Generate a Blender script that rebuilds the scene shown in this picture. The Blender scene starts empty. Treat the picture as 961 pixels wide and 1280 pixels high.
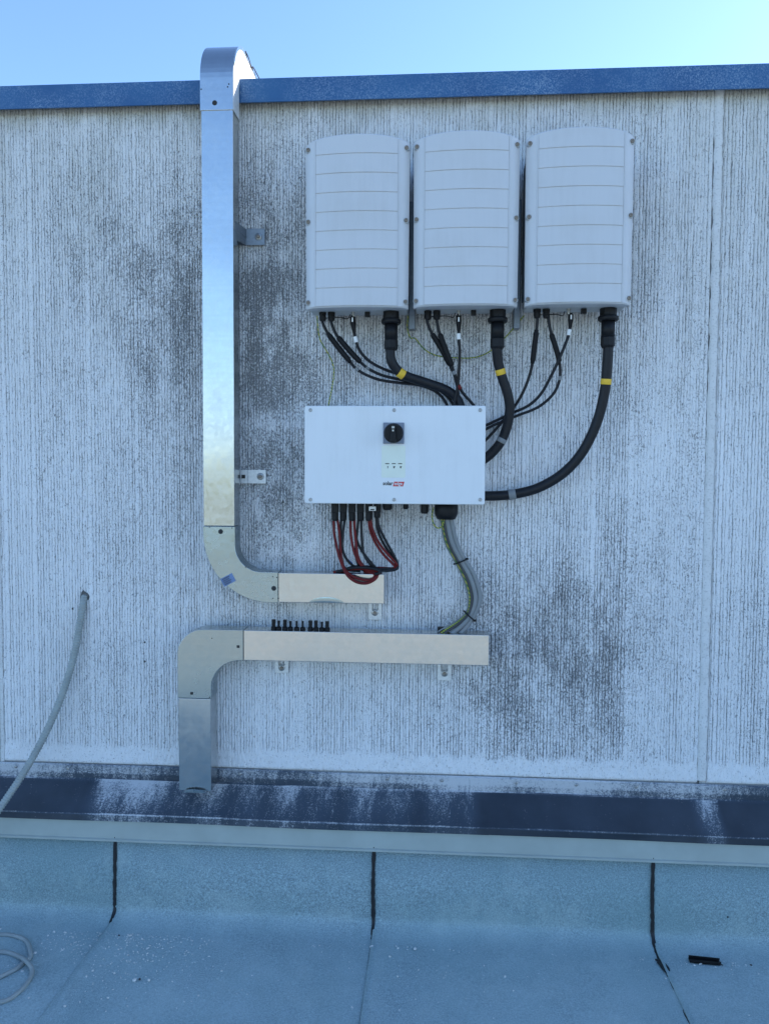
import bpy, bmesh, math, random
import numpy as np
from mathutils import Vector, Matrix
random.seed(7); rng = np.random.default_rng(11)
scene = bpy.context.scene
COL = scene.collection
R = math.radians

# ------------------------------------------------------------------ camera
F, CX, CY = 964.0, 480.5, 640.0            # focal length / centre in photo pixels (961 x 1280)
CAMZ = 1.455
yaw, pitch, roll = R(3.9), R(2.75), R(0.32)
fw = Vector((-math.sin(yaw)*math.cos(pitch), math.cos(yaw)*math.cos(pitch), -math.sin(pitch)))
r0 = Vector((math.cos(yaw), math.sin(yaw), 0)); u0 = r0.cross(fw)
rt = r0*math.cos(roll) + u0*math.sin(roll); up = rt.cross(fw)
CAM = Vector((0, -2.5, CAMZ))
cam = bpy.data.cameras.new('camera'); camo = bpy.data.objects.new('camera', cam); COL.objects.link(camo)
camo.matrix_world = Matrix(((rt.x, up.x, -fw.x, CAM.x), (rt.y, up.y, -fw.y, CAM.y), (rt.z, up.z, -fw.z, CAM.z), (0, 0, 0, 1)))
cam.sensor_fit = 'HORIZONTAL'; cam.sensor_width = 36.0; cam.lens = 36.0*F/961.0
cam.clip_start = 0.05; cam.clip_end = 6000
scene.camera = camo
scene.render.resolution_x = 768; scene.render.resolution_y = 1024

# ------------------------------------------------------------------ sky and sun (behind the wall, to the right)
SUN_EL, SUN_AZ = R(29.0), R(62.0)          # azimuth from +Y towards +X
w = bpy.data.worlds.new('World'); scene.world = w; w.use_nodes = True
nt = w.node_tree; nt.nodes.clear()
sky = nt.nodes.new('ShaderNodeTexSky'); sky.sky_type = 'NISHITA'; sky.sun_disc = False
sky.sun_elevation = SUN_EL; sky.sun_rotation = SUN_AZ
sky.air_density = 1.0; sky.dust_density = 0.6; sky.ozone_density = 5.0; sky.altitude = 200
bg = nt.nodes.new('ShaderNodeBackground'); bg.inputs['Strength'].default_value = 0.12
wo = nt.nodes.new('ShaderNodeOutputWorld')
nt.links.new(sky.outputs[0], bg.inputs[0]); nt.links.new(bg.outputs[0], wo.inputs[0])
sl = bpy.data.lights.new('sun', 'SUN'); sl.energy = 2.6; sl.angle = R(0.53); sl.color = (1.0, 0.95, 0.88)
so = bpy.data.objects.new('sun', sl); COL.objects.link(so); so.location = (5, 8, 8)
sdir = Vector((math.cos(SUN_EL)*math.sin(SUN_AZ), math.cos(SUN_EL)*math.cos(SUN_AZ), math.sin(SUN_EL)))
so.rotation_euler = sdir.to_track_quat('Z', 'Y').to_euler()
scene.view_settings.view_transform = 'Standard'; scene.view_settings.look = 'None'
scene.view_settings.gamma = 1.0; scene.view_settings.exposure = 1.66
scene.view_settings.use_curve_mapping = False

# ------------------------------------------------------------------ helpers
def at(px, py, Y):
    """the place on the plane y = Y that stands at this spot of the photograph (layout read-out)"""
    d = fw + rt*((px-CX)/F) - up*((py-CY)/F)
    return CAM + d*((Y-CAM.y)/d.y)

class NT:
    def __init__(s, name, rough=0.6, metal=0.0, base=(.5, .5, .5), spec=0.5):
        s.m = bpy.data.materials.new(name); s.m.use_nodes = True; s.t = s.m.node_tree
        s.b = s.t.nodes['Principled BSDF']
        s.b.inputs['Base Color'].default_value = (*base, 1); s.b.inputs['Roughness'].default_value = rough
        s.b.inputs['Metallic'].default_value = metal; s.b.inputs['Specular IOR Level'].default_value = spec
    def n(s, typ, **k):
        x = s.t.nodes.new(typ)
        for a, v in k.items():
            if a in x.inputs: x.inputs[a].default_value = v
            else: setattr(x, a, v)
        return x
    def l(s, a, b): s.t.links.new(a, b)
    def coord(s, scale=(1, 1, 1)):
        c = s.n('ShaderNodeTexCoord'); g = s.n('ShaderNodeNewGeometry'); mp = s.n('ShaderNodeMapping')
        mp.inputs['Scale'].default_value = scale; s.l(g.outputs['Position'], mp.inputs['Vector']); return mp.outputs[0]
    def noise(s, scale, detail=3, rough=.55, sc=(1, 1, 1), dist=0.0):
        x = s.n('ShaderNodeTexNoise'); x.inputs['Scale'].default_value = scale; x.inputs['Detail'].default_value = detail
        x.inputs['Roughness'].default_value = rough; x.inputs['Distortion'].default_value = dist
        s.l(s.coord(sc), x.inputs['Vector']); return x.outputs['Fac']
    def ramp(s, src, a, b, va=0.0, vb=1.0):
        x = s.n('ShaderNodeMapRange'); x.clamp = True
        for i, v in enumerate((a, b, va, vb)): x.inputs[i+1].default_value = v
        s.l(src, x.inputs[0]); return x.outputs[0]
    def math(s, op, a, b=None):
        x = s.n('ShaderNodeMath', operation=op)
        for i, v in enumerate((a, b)):
            if v is None: continue
            if isinstance(v, (int, float)): x.inputs[i].default_value = v
            else: s.l(v, x.inputs[i])
        return x.outputs[0]
    def mix(s, fac, a, b):
        x = s.n('ShaderNodeMix', data_type='RGBA')
        for i, v in ((0, fac), (6, a), (7, b)):
            if isinstance(v, tuple): x.inputs[i].default_value = (*v, 1)
            elif isinstance(v, (int, float)): x.inputs[i].default_value = v
            else: s.l(v, x.inputs[i])
        return x.outputs[2]
    def col(s, c): s.l(c, s.b.inputs['Base Color'])
    def bump(s, h, dist=.002, strength=.6):
        x = s.n('ShaderNodeBump'); x.inputs['Distance'].default_value = dist; x.inputs['Strength'].default_value = strength
        s.l(h, x.inputs['Height']); s.l(x.outputs[0], s.b.inputs['Normal'])
    def attr(s, name):
        x = s.n('ShaderNodeAttribute'); x.attribute_name = name; return x.outputs['Fac']

class MB:
    """collects faces in world space; build() links them as one mesh object"""
    def __init__(s): s.v = []; s.f = []; s.sm = []
    def add(s, vs, fs, smooth=False):
        o = len(s.v); s.v += [tuple(p) for p in vs]; s.f += [tuple(i+o for i in q) for q in fs]
        s.sm += [smooth]*len(fs); return s
    def box(s, x0, x1, y0, y1, z0, z1):
        vs = [(x, y, z) for z in (z0, z1) for y in (y0, y1) for x in (x0, x1)]
        return s.add(vs, [(0, 2, 3, 1), (4, 5, 7, 6), (0, 1, 5, 4), (2, 6, 7, 3), (0, 4, 6, 2), (1, 3, 7, 5)])
    def prism(s, poly, y0, y1):                       # polygon in XZ pushed along Y
        n = len(poly)
        vs = [(p[0], y0, p[1]) for p in poly] + [(p[0], y1, p[1]) for p in poly]
        return s.add(vs, [tuple(range(n)), tuple(range(2*n-1, n-1, -1))] + [(i, i+n, (i+1) % n+n, (i+1) % n) for i in range(n)])
    def prismx(s, poly, x0, x1):                      # polygon in YZ pushed along X
        n = len(poly)
        vs = [(x0, p[0], p[1]) for p in poly] + [(x1, p[0], p[1]) for p in poly]
        return s.add(vs, [tuple(range(n)), tuple(range(2*n-1, n-1, -1))] + [(i, i+n, (i+1) % n+n, (i+1) % n) for i in range(n)])
    def lathe(s, c, axis, prof, seg=20, smooth=True):  # prof: (radius, distance along axis)
        c = Vector(c); a = Vector(axis).normalized()
        t = Vector((1, 0, 0)) if abs(a.x) < .9 else Vector((0, 1, 0))
        p = a.cross(t).normalized(); q = a.cross(p)
        vs = []; n = len(prof)
        for r, h in prof:
            for k in range(seg):
                an = 2*math.pi*k/seg
                vs.append(c + a*h + (p*math.cos(an) + q*math.sin(an))*r)
        fs = [(i*seg+k, i*seg+(k+1) % seg, (i+1)*seg+(k+1) % seg, (i+1)*seg+k) for i in range(n-1) for k in range(seg)]
        o = len(s.v); s.add(vs, fs, smooth)
        s.add([], []); s.f += [tuple(o+k for k in range(seg-1, -1, -1)), tuple(o+(n-1)*seg+k for k in range(seg))]; s.sm += [False]*2
        return s
    def tube(s, pts, rad, seg=10, ring=None):
        P = [Vector(p) for p in pts]; n = len(P); T = []
        for i in range(n): T.append((P[min(i+1, n-1)] - P[max(i-1, 0)]).normalized())
        N = T[0].orthogonal().normalized(); vs = []
        for i in range(n):
            N = (N - T[i]*N.dot(T[i])).normalized(); B = T[i].cross(N)
            r = rad if not callable(rad) else rad(i/(n-1))
            if ring: r *= ring(i)
            for k in range(seg):
                an = 2*math.pi*k/seg; vs.append(P[i] + (N*math.cos(an) + B*math.sin(an))*r)
        o = len(s.v)
        s.add(vs, [(i*seg+k, i*seg+(k+1) % seg, (i+1)*seg+(k+1) % seg, (i+1)*seg+k) for i in range(n-1) for k in range(seg)], True)
        s.f += [tuple(o+k for k in range(seg-1, -1, -1)), tuple(o+(n-1)*seg+k for k in range(seg))]; s.sm += [False]*2
        return s
    def mesh(s, name, org=(0, 0, 0), fix=True):
        o = Vector(org); me = bpy.data.meshes.new(name)
        me.from_pydata([(p[0]-o.x, p[1]-o.y, p[2]-o.z) for p in s.v], [], s.f)
        me.polygons.foreach_set('use_smooth', s.sm)
        if fix:
            bm = bmesh.new(); bm.from_mesh(me); bmesh.ops.recalc_face_normals(bm, faces=bm.faces); bm.to_mesh(me); bm.free()
        me.update(); return me

def put(name, me, mat, parent=None, loc=(0, 0, 0), bevel=0, seg=2):
    o = bpy.data.objects.new(name, me); COL.objects.link(o)
    if mat: me.materials.append(mat)
    if parent: o.parent = parent
    else: o.location = loc
    if bevel:
        b = o.modifiers.new('bevel', 'BEVEL'); b.width = bevel; b.segments = seg; b.limit_method = 'ANGLE'; b.angle_limit = R(40); b.harden_normals = True
    return o
def worigin(o):
    v = Vector((0, 0, 0))
    while o: v += o.location; o = o.parent
    return v
def part(name, mb, mat, parent, bevel=0, seg=2, fix=True):
    return put(name, mb.mesh(name, worigin(parent), fix), mat, parent, bevel=bevel, seg=seg)
def single(name, mb, mat, org, label, cat, group=None, bevel=0, fix=True):
    o = put(name, mb.mesh(name, org, fix), mat, None, org, bevel); tag(o, label, cat, group); return o
def tag(o, label, cat, group=None):
    o['label'] = label; o['category'] = cat
    if group: o['group'] = group
def thing(name, loc, label, cat, group=None):
    o = bpy.data.objects.new(name, None); o.empty_display_size = .05; COL.objects.link(o); o.location = loc
    tag(o, label, cat, group); return o
def copy_tree(o, parent=None):
    c = o.copy(); COL.objects.link(c); c.parent = parent
    for ch in list(o.children): copy_tree(ch, c)
    return c
def spline(pts, n=8):
    P = [Vector(p) for p in pts]; P = [P[0]*2-P[1]] + P + [P[-1]*2-P[-2]]; out = []
    for i in range(1, len(P)-2):
        a, b, c, d = P[i-1], P[i], P[i+1], P[i+2]
        for k in range(n):
            t = k/n
            out.append(.5*((2*b) + (c-a)*t + (2*a-5*b+4*c-d)*t*t + (3*b-a-3*c+d)*t**3))
    out.append(P[-2]); return out
def path(pp, n=8): return spline([at(*p) for p in pp], n)
def vnoise(x, z, sx, sz, seed):
    """smooth value noise on a numpy grid"""
    g = np.random.default_rng(seed).random((256, 256)); u = x/sx + 300.0; v = z/sz + 300.0
    i = np.floor(u).astype(int); j = np.floor(v).astype(int); a = u-i; b = v-j; a = a*a*(3-2*a); b = b*b*(3-2*b)
    i0, i1, j0, j1 = i % 256, (i+1) % 256, j % 256, (j+1) % 256
    return (g[i0, j0]*(1-a)+g[i1, j0]*a)*(1-b) + (g[i0, j1]*(1-a)+g[i1, j1]*a)*b

# ------------------------------------------------------------------ materials
def plain(name, base, rough=.6, metal=0, var=.06, scale=40, bump=0, spec=.5):
    m = NT(name, rough, metal, base, spec)
    n = m.noise(scale, 4)
    m.col(m.mix(m.ramp(n, .3, .7), tuple(c*(1-var) for c in base), tuple(min(1, c*(1+var)) for c in base)))
    if bump: m.bump(n, bump, .5)
    return m.m

def make_wall():
    m = NT('wall_paint', .85, 0, (.62, .63, .62), .25)
    g = m.attr('groove'); st = m.attr('stain'); tp = m.attr('topdirt_cast')
    line = m.noise(1, 3, .6, (200, 200, 165)); worm = m.noise(1, 4, .72, (270, 270, 150), .9); big = m.noise(1.7, 4)
    fine = m.noise(1, 2, .5, (420, 420, 420)); streak = m.noise(1, 3, .6, (170, 170, 22))
    # dirt lying in the grooves, broken along their length
    gl = m.math('MULTIPLY', m.ramp(g, .32, .72), m.ramp(line, .38, .54, .28, 1.0))
    gl = m.math('MULTIPLY', gl, m.math('ADD', .54, m.math('MULTIPLY', st, .45)))
    # worm-like pits, thick where the wall is stained
    thr = m.math('ADD', worm, m.math('ADD', m.math('MULTIPLY', st, .18), m.math('MULTIPLY', g, .07)))
    pits = m.ramp(thr, .59, .67)
    d = m.math('MINIMUM', 1.0, m.math('MAXIMUM', gl, m.math('MULTIPLY', pits, .88)))
    base = m.mix(m.ramp(big, .3, .7), (.73, .73, .73), (.80, .80, .80))
    base = m.mix(m.math('MULTIPLY', tp, m.ramp(line, .25, .75, .4, 1)), base, (.34, .325, .24))
    base = m.mix(m.math('ADD', m.ramp(streak, .45, .75, 0, .10), m.math('MULTIPLY', st, m.ramp(fine, .4, .7, .03, .16))), base, (.30, .30, .29))
    m.col(m.mix(m.math('MULTIPLY', d, .9), base, (.055, .06, .065)))
    m.bump(m.math('SUBTRACT', m.math('MULTIPLY', fine, .8), m.math('MULTIPLY', pits, .8)), .0025, .6)
    return m.m
M = {}
M['wall'] = make_wall()

def make_plaster():
    m = NT('smooth_plaster', .85, 0, (.66, .66, .65), .25)
    n = m.noise(14, 5); f = m.noise(160, 3)
    c = m.mix(m.ramp(n, .3, .75), (.60, .60, .585), (.70, .70, .69))
    m.col(m.mix(m.ramp(f, .54, .70, 0, .45), c, (.22, .22, .22))); m.bump(m.noise(60, 5), .003, .5); return m.m
M['plaster'] = make_plaster()

def make_coping():
    m = NT('blue_coping_paint', .5, 0, (.03, .12, .36), .4)
    n = m.noise(7, 5, .6); f = m.noise(240, 3, .7)
    k = m.math('MULTIPLY', m.ramp(n, .35, .7), m.ramp(f, .46, .66))
    c = m.mix(m.ramp(m.noise(3, 3), .3, .7), (.018, .080, .21), (.030, .120, .27))
    m.col(m.mix(m.math('MULTIPLY', k, .75), c, (.30, .40, .52))); m.bump(m.noise(5, 2), .004, .3)
    m.l(m.ramp(f, .3, .7, .42, .65), m.b.inputs['Roughness']); return m.m
M['coping'] = make_coping()

def make_galv(name, base, r0, r1):
    m = NT(name, .3, 1.0, base)
    sp = m.n('ShaderNodeTexVoronoi'); sp.inputs['Scale'].default_value = 75; m.l(m.coord(), sp.inputs['Vector'])
    big = m.noise(6, 4, .6); sm_ = m.noise(45, 4, .65)
    bw = m.n('ShaderNodeSeparateColor'); m.l(sp.outputs['Color'], bw.inputs[0])
    c = m.mix(m.ramp(bw.outputs[0], 0, 1, 0, .24), base, tuple(x*.80 for x in base))
    c = m.mix(m.ramp(sm_, .68, .90, 0, .03), c, tuple(x*.7 for x in base))
    m.col(c)
    m.l(m.math('ADD', m.ramp(big, .3, .7, r0, r1), m.ramp(bw.outputs[1], 0, 1, 0, .06)), m.b.inputs['Roughness'])
    rl = m.noise(1, 3, .6, (2.5, 90, 90)); m.col(m.mix(m.ramp(rl, .35, .7, 0, .16), c, tuple(x*.72 for x in base)))
    m.bump(m.noise(3.2, 1), .014, .28); return m.m
M['galv'] = make_galv('galvanised_steel', (.55, .565, .565), .14, .21)
M['galv_dull'] = make_galv('dull_galvanised_steel', (.36, .42, .44), .16, .26)
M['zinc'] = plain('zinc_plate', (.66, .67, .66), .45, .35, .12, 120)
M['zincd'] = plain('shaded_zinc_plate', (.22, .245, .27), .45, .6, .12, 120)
M['cover'] = plain('grey_cover_paint', (.56, .565, .575), .42, 0, .02, 30)
M['cast'] = plain('cast_aluminium_case', (.46, .48, .49), .45, .25, .05, 60)
M['fins'] = plain('dark_heatsink', (.07, .08, .09), .5, .3, .1, 60)
M['lid'] = plain('white_lid_paint', (.70, .72, .73), .38, 0, .015, 20)
M['label'] = plain('pale_label_film', (.70, .74, .64), .3, 0, .02, 30)
M['black'] = plain('black_plastic', (.007, .0075, .009), .5, 0, .15, 80, 0, .25)
M['rubber'] = plain('black_cable_sheath', (.010, .011, .014), .5, 0, .15, 60, 0, .3)
M['shrink'] = plain('black_shrink_sleeve', (.006, .006, .007), .6, 0, .2, 200, .0008, .25)
M['switch'] = plain('slate_switch_plate', (.16, .19, .25), .4)
M['yellow'] = plain('yellow_tape', (.74, .46, .03), .5, 0, .08)
M['white'] = plain('white_tag', (.78, .78, .76), .5, 0, .05)
M['red'] = plain('red_cable_sheath', (.13, .010, .010), .5, 0, .2, 40, 0, .25)
M['redink'] = plain('red_print', (.55, .03, .03), .5)
M['ink'] = plain('black_print', (.02, .02, .02), .5)
M['blue'] = plain('blue_tape', (.02, .09, .42), .5)
M['greycable'] = plain('grey_cable_sheath', (.20, .215, .22), .5, 0, .06)
M['darkcable'] = plain('dark_cable_sheath', (.045, .047, .05), .5, 0, .06)
M['conduit'] = plain('grey_conduit_plastic', (.29, .32, .31), .5, 0, .12, 30)
M['steel'] = plain('dull_steel', (.42, .42, .41), .4, .9, .15, 200)
M['rust'] = plain('rusty_washer', (.26, .22, .18), .6, .5, .25, 300)
M['crack'] = plain('dirty_crack', (.10, .10, .10), .9, 0, .6, 60)
M['dark'] = plain('dark_gap', (.03, .03, .03), .9)
M['fascia'] = plain('pale_grey_trim_paint', (.37, .41, .38), .5, 0, .08, 9)
M['tar'] = plain('black_bitumen', (.011, .011, .012), .55, 0, .3, 200, .002)
M['pebble'] = plain('pale_stone', (.64, .64, .61), .85, 0, .2, 90, .002)
M['dpebble'] = plain('dark_stone', (.06, .055, .06), .85, 0, .2, 90, .002)
M['sticker'] = plain('blue_sticker', (.13, .20, .36), .5, 0, .1)

def make_wire():
    m = NT('green_yellow_earth_wire', .5)
    c = m.n('ShaderNodeTexWave', wave_type='BANDS', bands_direction='DIAGONAL'); c.inputs['Scale'].default_value = 60; m.l(m.coord(), c.inputs['Vector'])
    m.col(m.mix(m.ramp(c.outputs['Fac'], .4, .6), (.06, .17, .04), (.42, .38, .05))); return m.m
M['earth'] = make_wire()

def make_dusty(name, base, rough):
    m = NT(name, rough, 0, base); st = m.noise(1, 4, .6, (60, 60, 5)); cl = m.noise(6, 5, .65); sp = m.noise(300, 2, .6)
    c = m.mix(m.ramp(m.math('MULTIPLY', st, cl), .22, .42, 0, .22), base, tuple(x*.78 for x in base))
    c = m.mix(m.ramp(cl, .5, .75, 0, .25), c, (base[0]*.93, base[1]*.91, base[2]*.86))
    m.col(m.mix(m.ramp(sp, .70, .80, 0, .35), c, tuple(x*.5 for x in base)))
    m.l(m.ramp(cl, .3, .7, rough-.06, rough+.12), m.b.inputs['Roughness']); return m.m
M['cover'] = make_dusty('grey_cover_paint_dusty', (.565, .57, .58), .42)
M['lid'] = make_dusty('white_lid_paint_dusty', (.71, .73, .74), .38)

def make_flash():
    """dark flashing metal with white paint spattered over part of its length"""
    m = NT('dark_flashing_metal', .45, 0, (.03, .035, .05), .5)
    ms = m.attr('spatter'); f = m.noise(1, 4, .75, (210, 230, 230)); f2 = m.noise(1, 4, .65, (46, 16, 16), .8)
    v = m.math('ADD', m.math('MULTIPLY', f, .65), m.math('ADD', m.math('MULTIPLY', f2, .35), m.math('MULTIPLY', ms, .34)))
    k = m.ramp(v, .63, .80, 0, .8)
    c = m.mix(m.ramp(m.noise(8, 5), .3, .7), (.016, .023, .034), (.032, .043, .060))
    overtint = m.mix(m.math('MULTIPLY', ms, .28), c, (.24, .34, .46))
    m.col(m.mix(k, overtint, (.60, .61, .62))); m.l(m.ramp(k, 0, 1, .42, .8), m.b.inputs['Roughness']); m.bump(k, .001, .5); return m.m
M['flash'] = make_flash()

def make_membrane(name, tint):
    m = NT(name, .9, 0, (.2, .27, .32), .2)
    gr = m.noise(230, 3, .8); mid = m.noise(110, 4, .7); big = m.noise(2.2, 5, .6); st = m.noise(7, 5, .65)
    c = m.mix(m.ramp(gr, .30, .72), tuple(x*.38 for x in tint), tuple(x*1.55 for x in tint))
    c = m.mix(m.ramp(mid, .40, .68, 0, .5), c, tuple(x*.55 for x in tint))
    c = m.mix(m.ramp(big, .40, .68, 0, .5), c, (tint[0]*.62, tint[1]*.74, tint[2]*.72))
    c = m.mix(m.ramp(st, .50, .72, 0, .4), c, (tint[0]*1.4, tint[1]*1.28, tint[2]*1.18))
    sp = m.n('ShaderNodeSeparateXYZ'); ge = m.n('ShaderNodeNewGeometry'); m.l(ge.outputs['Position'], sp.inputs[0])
    floor_tone = m.math('MULTIPLY', m.ramp(sp.outputs[2], .05, .0), m.ramp(m.noise(5, 5, .6), .25, .7, .25, 1))
    c = m.mix(m.math('MULTIPLY', floor_tone, .5), c, (tint[0]*1.55, tint[1]*1.45, tint[2]*1.4))  # felt turns lighter towards floor level, broken up by noise
    m.col(c); m.bump(m.math('ADD', gr, m.math('MULTIPLY', mid, .8)), .003, .7); return m.m
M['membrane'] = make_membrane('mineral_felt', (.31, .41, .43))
def make_ground():
    m = NT('dry_ground', .95, 0, (.32, .29, .23), .2)
    m.col(m.mix(m.ramp(m.noise(.02, 5), .35, .65), (.13, .16, .07), (.30, .29, .18))); return m.m
M['ground'] = make_ground()

# ------------------------------------------------------------------ setting: ground, roof
def struct(name, mb, mat, org=(0, 0, 0), fix=True):
    o = put(name, mb.mesh(name, org, fix), mat, None, org); o['kind'] = 'structure'; return o
gnd = MB(); gnd.add([(-4000, -4000, -7.0), (4000, -4000, -7.0), (4000, 4000, -7.0), (-4000, 4000, -7.0)], [(0, 1, 2, 3)])
struct('ground', gnd, M['ground'])
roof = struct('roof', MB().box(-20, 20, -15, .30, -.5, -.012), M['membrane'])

gv = MB(); gv.add([(-20, -15, -.006), (20, -15, -.006), (20, -3.2, -.006), (-20, -3.2, -.006)], [(0, 1, 2, 3)])
M['gravel'] = plain('pale_roof_gravel', (.44, .43, .36), .95, 0, .35, .8, .01)
struct('roof_gravel', gv, M['gravel'])
Yu = -.098                                   # face of the roofing felt turned up against the wall
zf_top = at(480, 1064, Yu).z + .012
cant = at(480, 1148, Yu).z                   # where the turned-up felt bends onto the cant strip
foot_y = -.185
seams = [at(p, 1100, Yu).x for p in (145, 467, 815)]
sw = seams[1]-seams[0]
edges = [seams[0]-2*sw, seams[0]-sw] + seams + [seams[2]+sw, seams[2]+2*sw]
def sheet_profile(nf=60, far=-3.3):
    pr = [(Yu+.003, zf_top), (Yu, cant+.06), (Yu-.001, cant+.02)]
    for k in range(7):                        # rounded cant
        t = R(90*k/6.0); pr.append((Yu + (foot_y-Yu)*(1-math.cos(t)), cant*(1-math.sin(t))))
    y = foot_y
    for k in range(1, nf):
        y = foot_y - (far*-1+foot_y)*(k/nf)**2.2; pr.append((y, 0.0))
    return pr
for i in range(len(edges)-1):
    x0, x1 = edges[i], edges[i+1]+.03
    pr = sheet_profile(); nx = 40; vs = []; fs = []
    for q, (y, z) in enumerate(pr):
        for k in range(nx+1):
            x = x0+(x1-x0)*k/nx
            wob = .0035*math.sin(x*7.1+y*5)+.003*math.sin(x*17+1.3)*math.sin(y*11); lf = .0046*max(0, 1-(x-x0)/.07)**1.5
            if q < 4: vs.append((x, y-abs(wob)*.6*(q/4.0)-lf, z))
            else: k_ = min(1, (q-3)/6.0); vs.append((x, y-abs(wob)*.6*(1-k_)-lf*(1-k_), z+wob*.6*k_+lf*k_))
    fs = [(q*(nx+1)+k, q*(nx+1)+k+1, (q+1)*(nx+1)+k+1, (q+1)*(nx+1)+k) for q in range(len(pr)-1) for k in range(nx)]
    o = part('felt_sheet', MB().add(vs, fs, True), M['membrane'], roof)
    so_ = o.modifiers.new('thick', 'SOLIDIFY'); so_.thickness = .004; so_.offset = -1
# bitumen squeezed out of the joints
for s_i, xs in enumerate(edges[1:-1]):
    wide_floor = abs(xs-seams[2]) < .01
    pr = sheet_profile(60, -3.0); pts = []
    for a, b in zip(pr[:-1], pr[1:]):
        n = max(1, int((Vector(a)-Vector(b)).length/.008)); n = min(n, 14)
        for k in range(n): pts.append((a[0]+(b[0]-a[0])*k/n, a[1]+(b[1]-a[1])*k/n))
    vs = []; fs = []
    rr = random.Random(40+s_i)
    for k, (y, z) in enumerate(pts):
        d = foot_y-y
        if d < .01: wd = .0058 + rr.uniform(-.0012, .0012)
        elif wide_floor: wd = (.011 if d < .07 else .0045) + rr.uniform(-.002, .002)
        else: wd = max(.0002, .0007+rr.uniform(-.0006, .0006))
        if xs < seams[0]+.01 and abs(d) < .05: wd *= .5
        cx = xs + .0012*math.sin(k*.23+s_i) + rr.uniform(-.0007, .0007) + (.004*math.sin(k*.5) if wide_floor and d > 0 else 0)
        if d < .01: a, b = (cx-wd, y-.0100, z+.002), (cx+wd, y-.0100, z+.002)
        else: wz = (.0035*math.sin(xs*7.1+y*5)+.003*math.sin(xs*17+1.3)*math.sin(y*11))*.6; a, b = (cx-wd-.001, y, z+wz+(.0068 if wide_floor and d < .09 else .0022)), (cx+wd-.001, y, z+wz+(.0074 if wide_floor and d < .09 else .0050))
        c_ = ((a[0]+b[0])/2, a[1]-.0012, a[2]+.0012)
        vs += [a, c_, b]
    for k in range(len(pts)-1):
        fs += [(3*k, 3*k+1, 3*k+4, 3*k+3), (3*k+1, 3*k+2, 3*k+5, 3*k+4)]
    part('bitumen_seam', MB().add(vs, fs, True), M['tar'], roof, fix=False)

# ------------------------------------------------------------------ the wall
ZB = at(480, 968, 0).z            # foot of the wall paint
zc0 = at(480, 121, -.035).z       # coping, lower edge
zc1 = at(480, 93, -.035).z
wall = thing('building_wall', (0, .15, 0), 'white painted concrete wall with combed vertical grooves, dark dirt and a blue metal coping', 'wall')
part('wall_core', MB().box(-15, 15, .012, .30, -.012, zc1-.012), M['plaster'], wall)
XJ = at(889, 560, 0).x            # panel joint
XJL = at(2, 920, 0).x             # joint at the other end of the panel
blobs = [(335, 420, 55, 160, 1.0), (350, 600, 60, 80, .75), (215, 380, 60, 130, .75), (120, 300, 60, 90, .45), (90, 480, 70, 120, .2),
         (315, 270, 30, 80, .55), (420, 440, 60, 60, .5), (560, 430, 90, 50, .5), (690, 820, 110, 110, .8), (780, 720, 60, 90, .45),
         (600, 700, 60, 80, .3), (330, 700, 60, 60, .5), (180, 620, 90, 120, .28), (240, 480, 40, 120, .5), (860, 600, 25, 250, .3),
         (930, 400, 30, 200, .15), (945, 850, 25, 130, .3), (770, 480, 60, 110, .35), (520, 650, 70, 60, .35), (150, 850, 90, 70, .18), (800, 300, 30, 120, .4),
         (660, 450, 60, 50, .4), (560, 880, 120, 60, .25), (20, 300, 60, 160, .2), (400, 700, 80, 30, .35), (310, 800, 40, 30, .4)]
bl = [(at(px, py, 0), sx*.0026, sz*.0026, s) for px, py, sx, sz, s in blobs]
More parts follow.
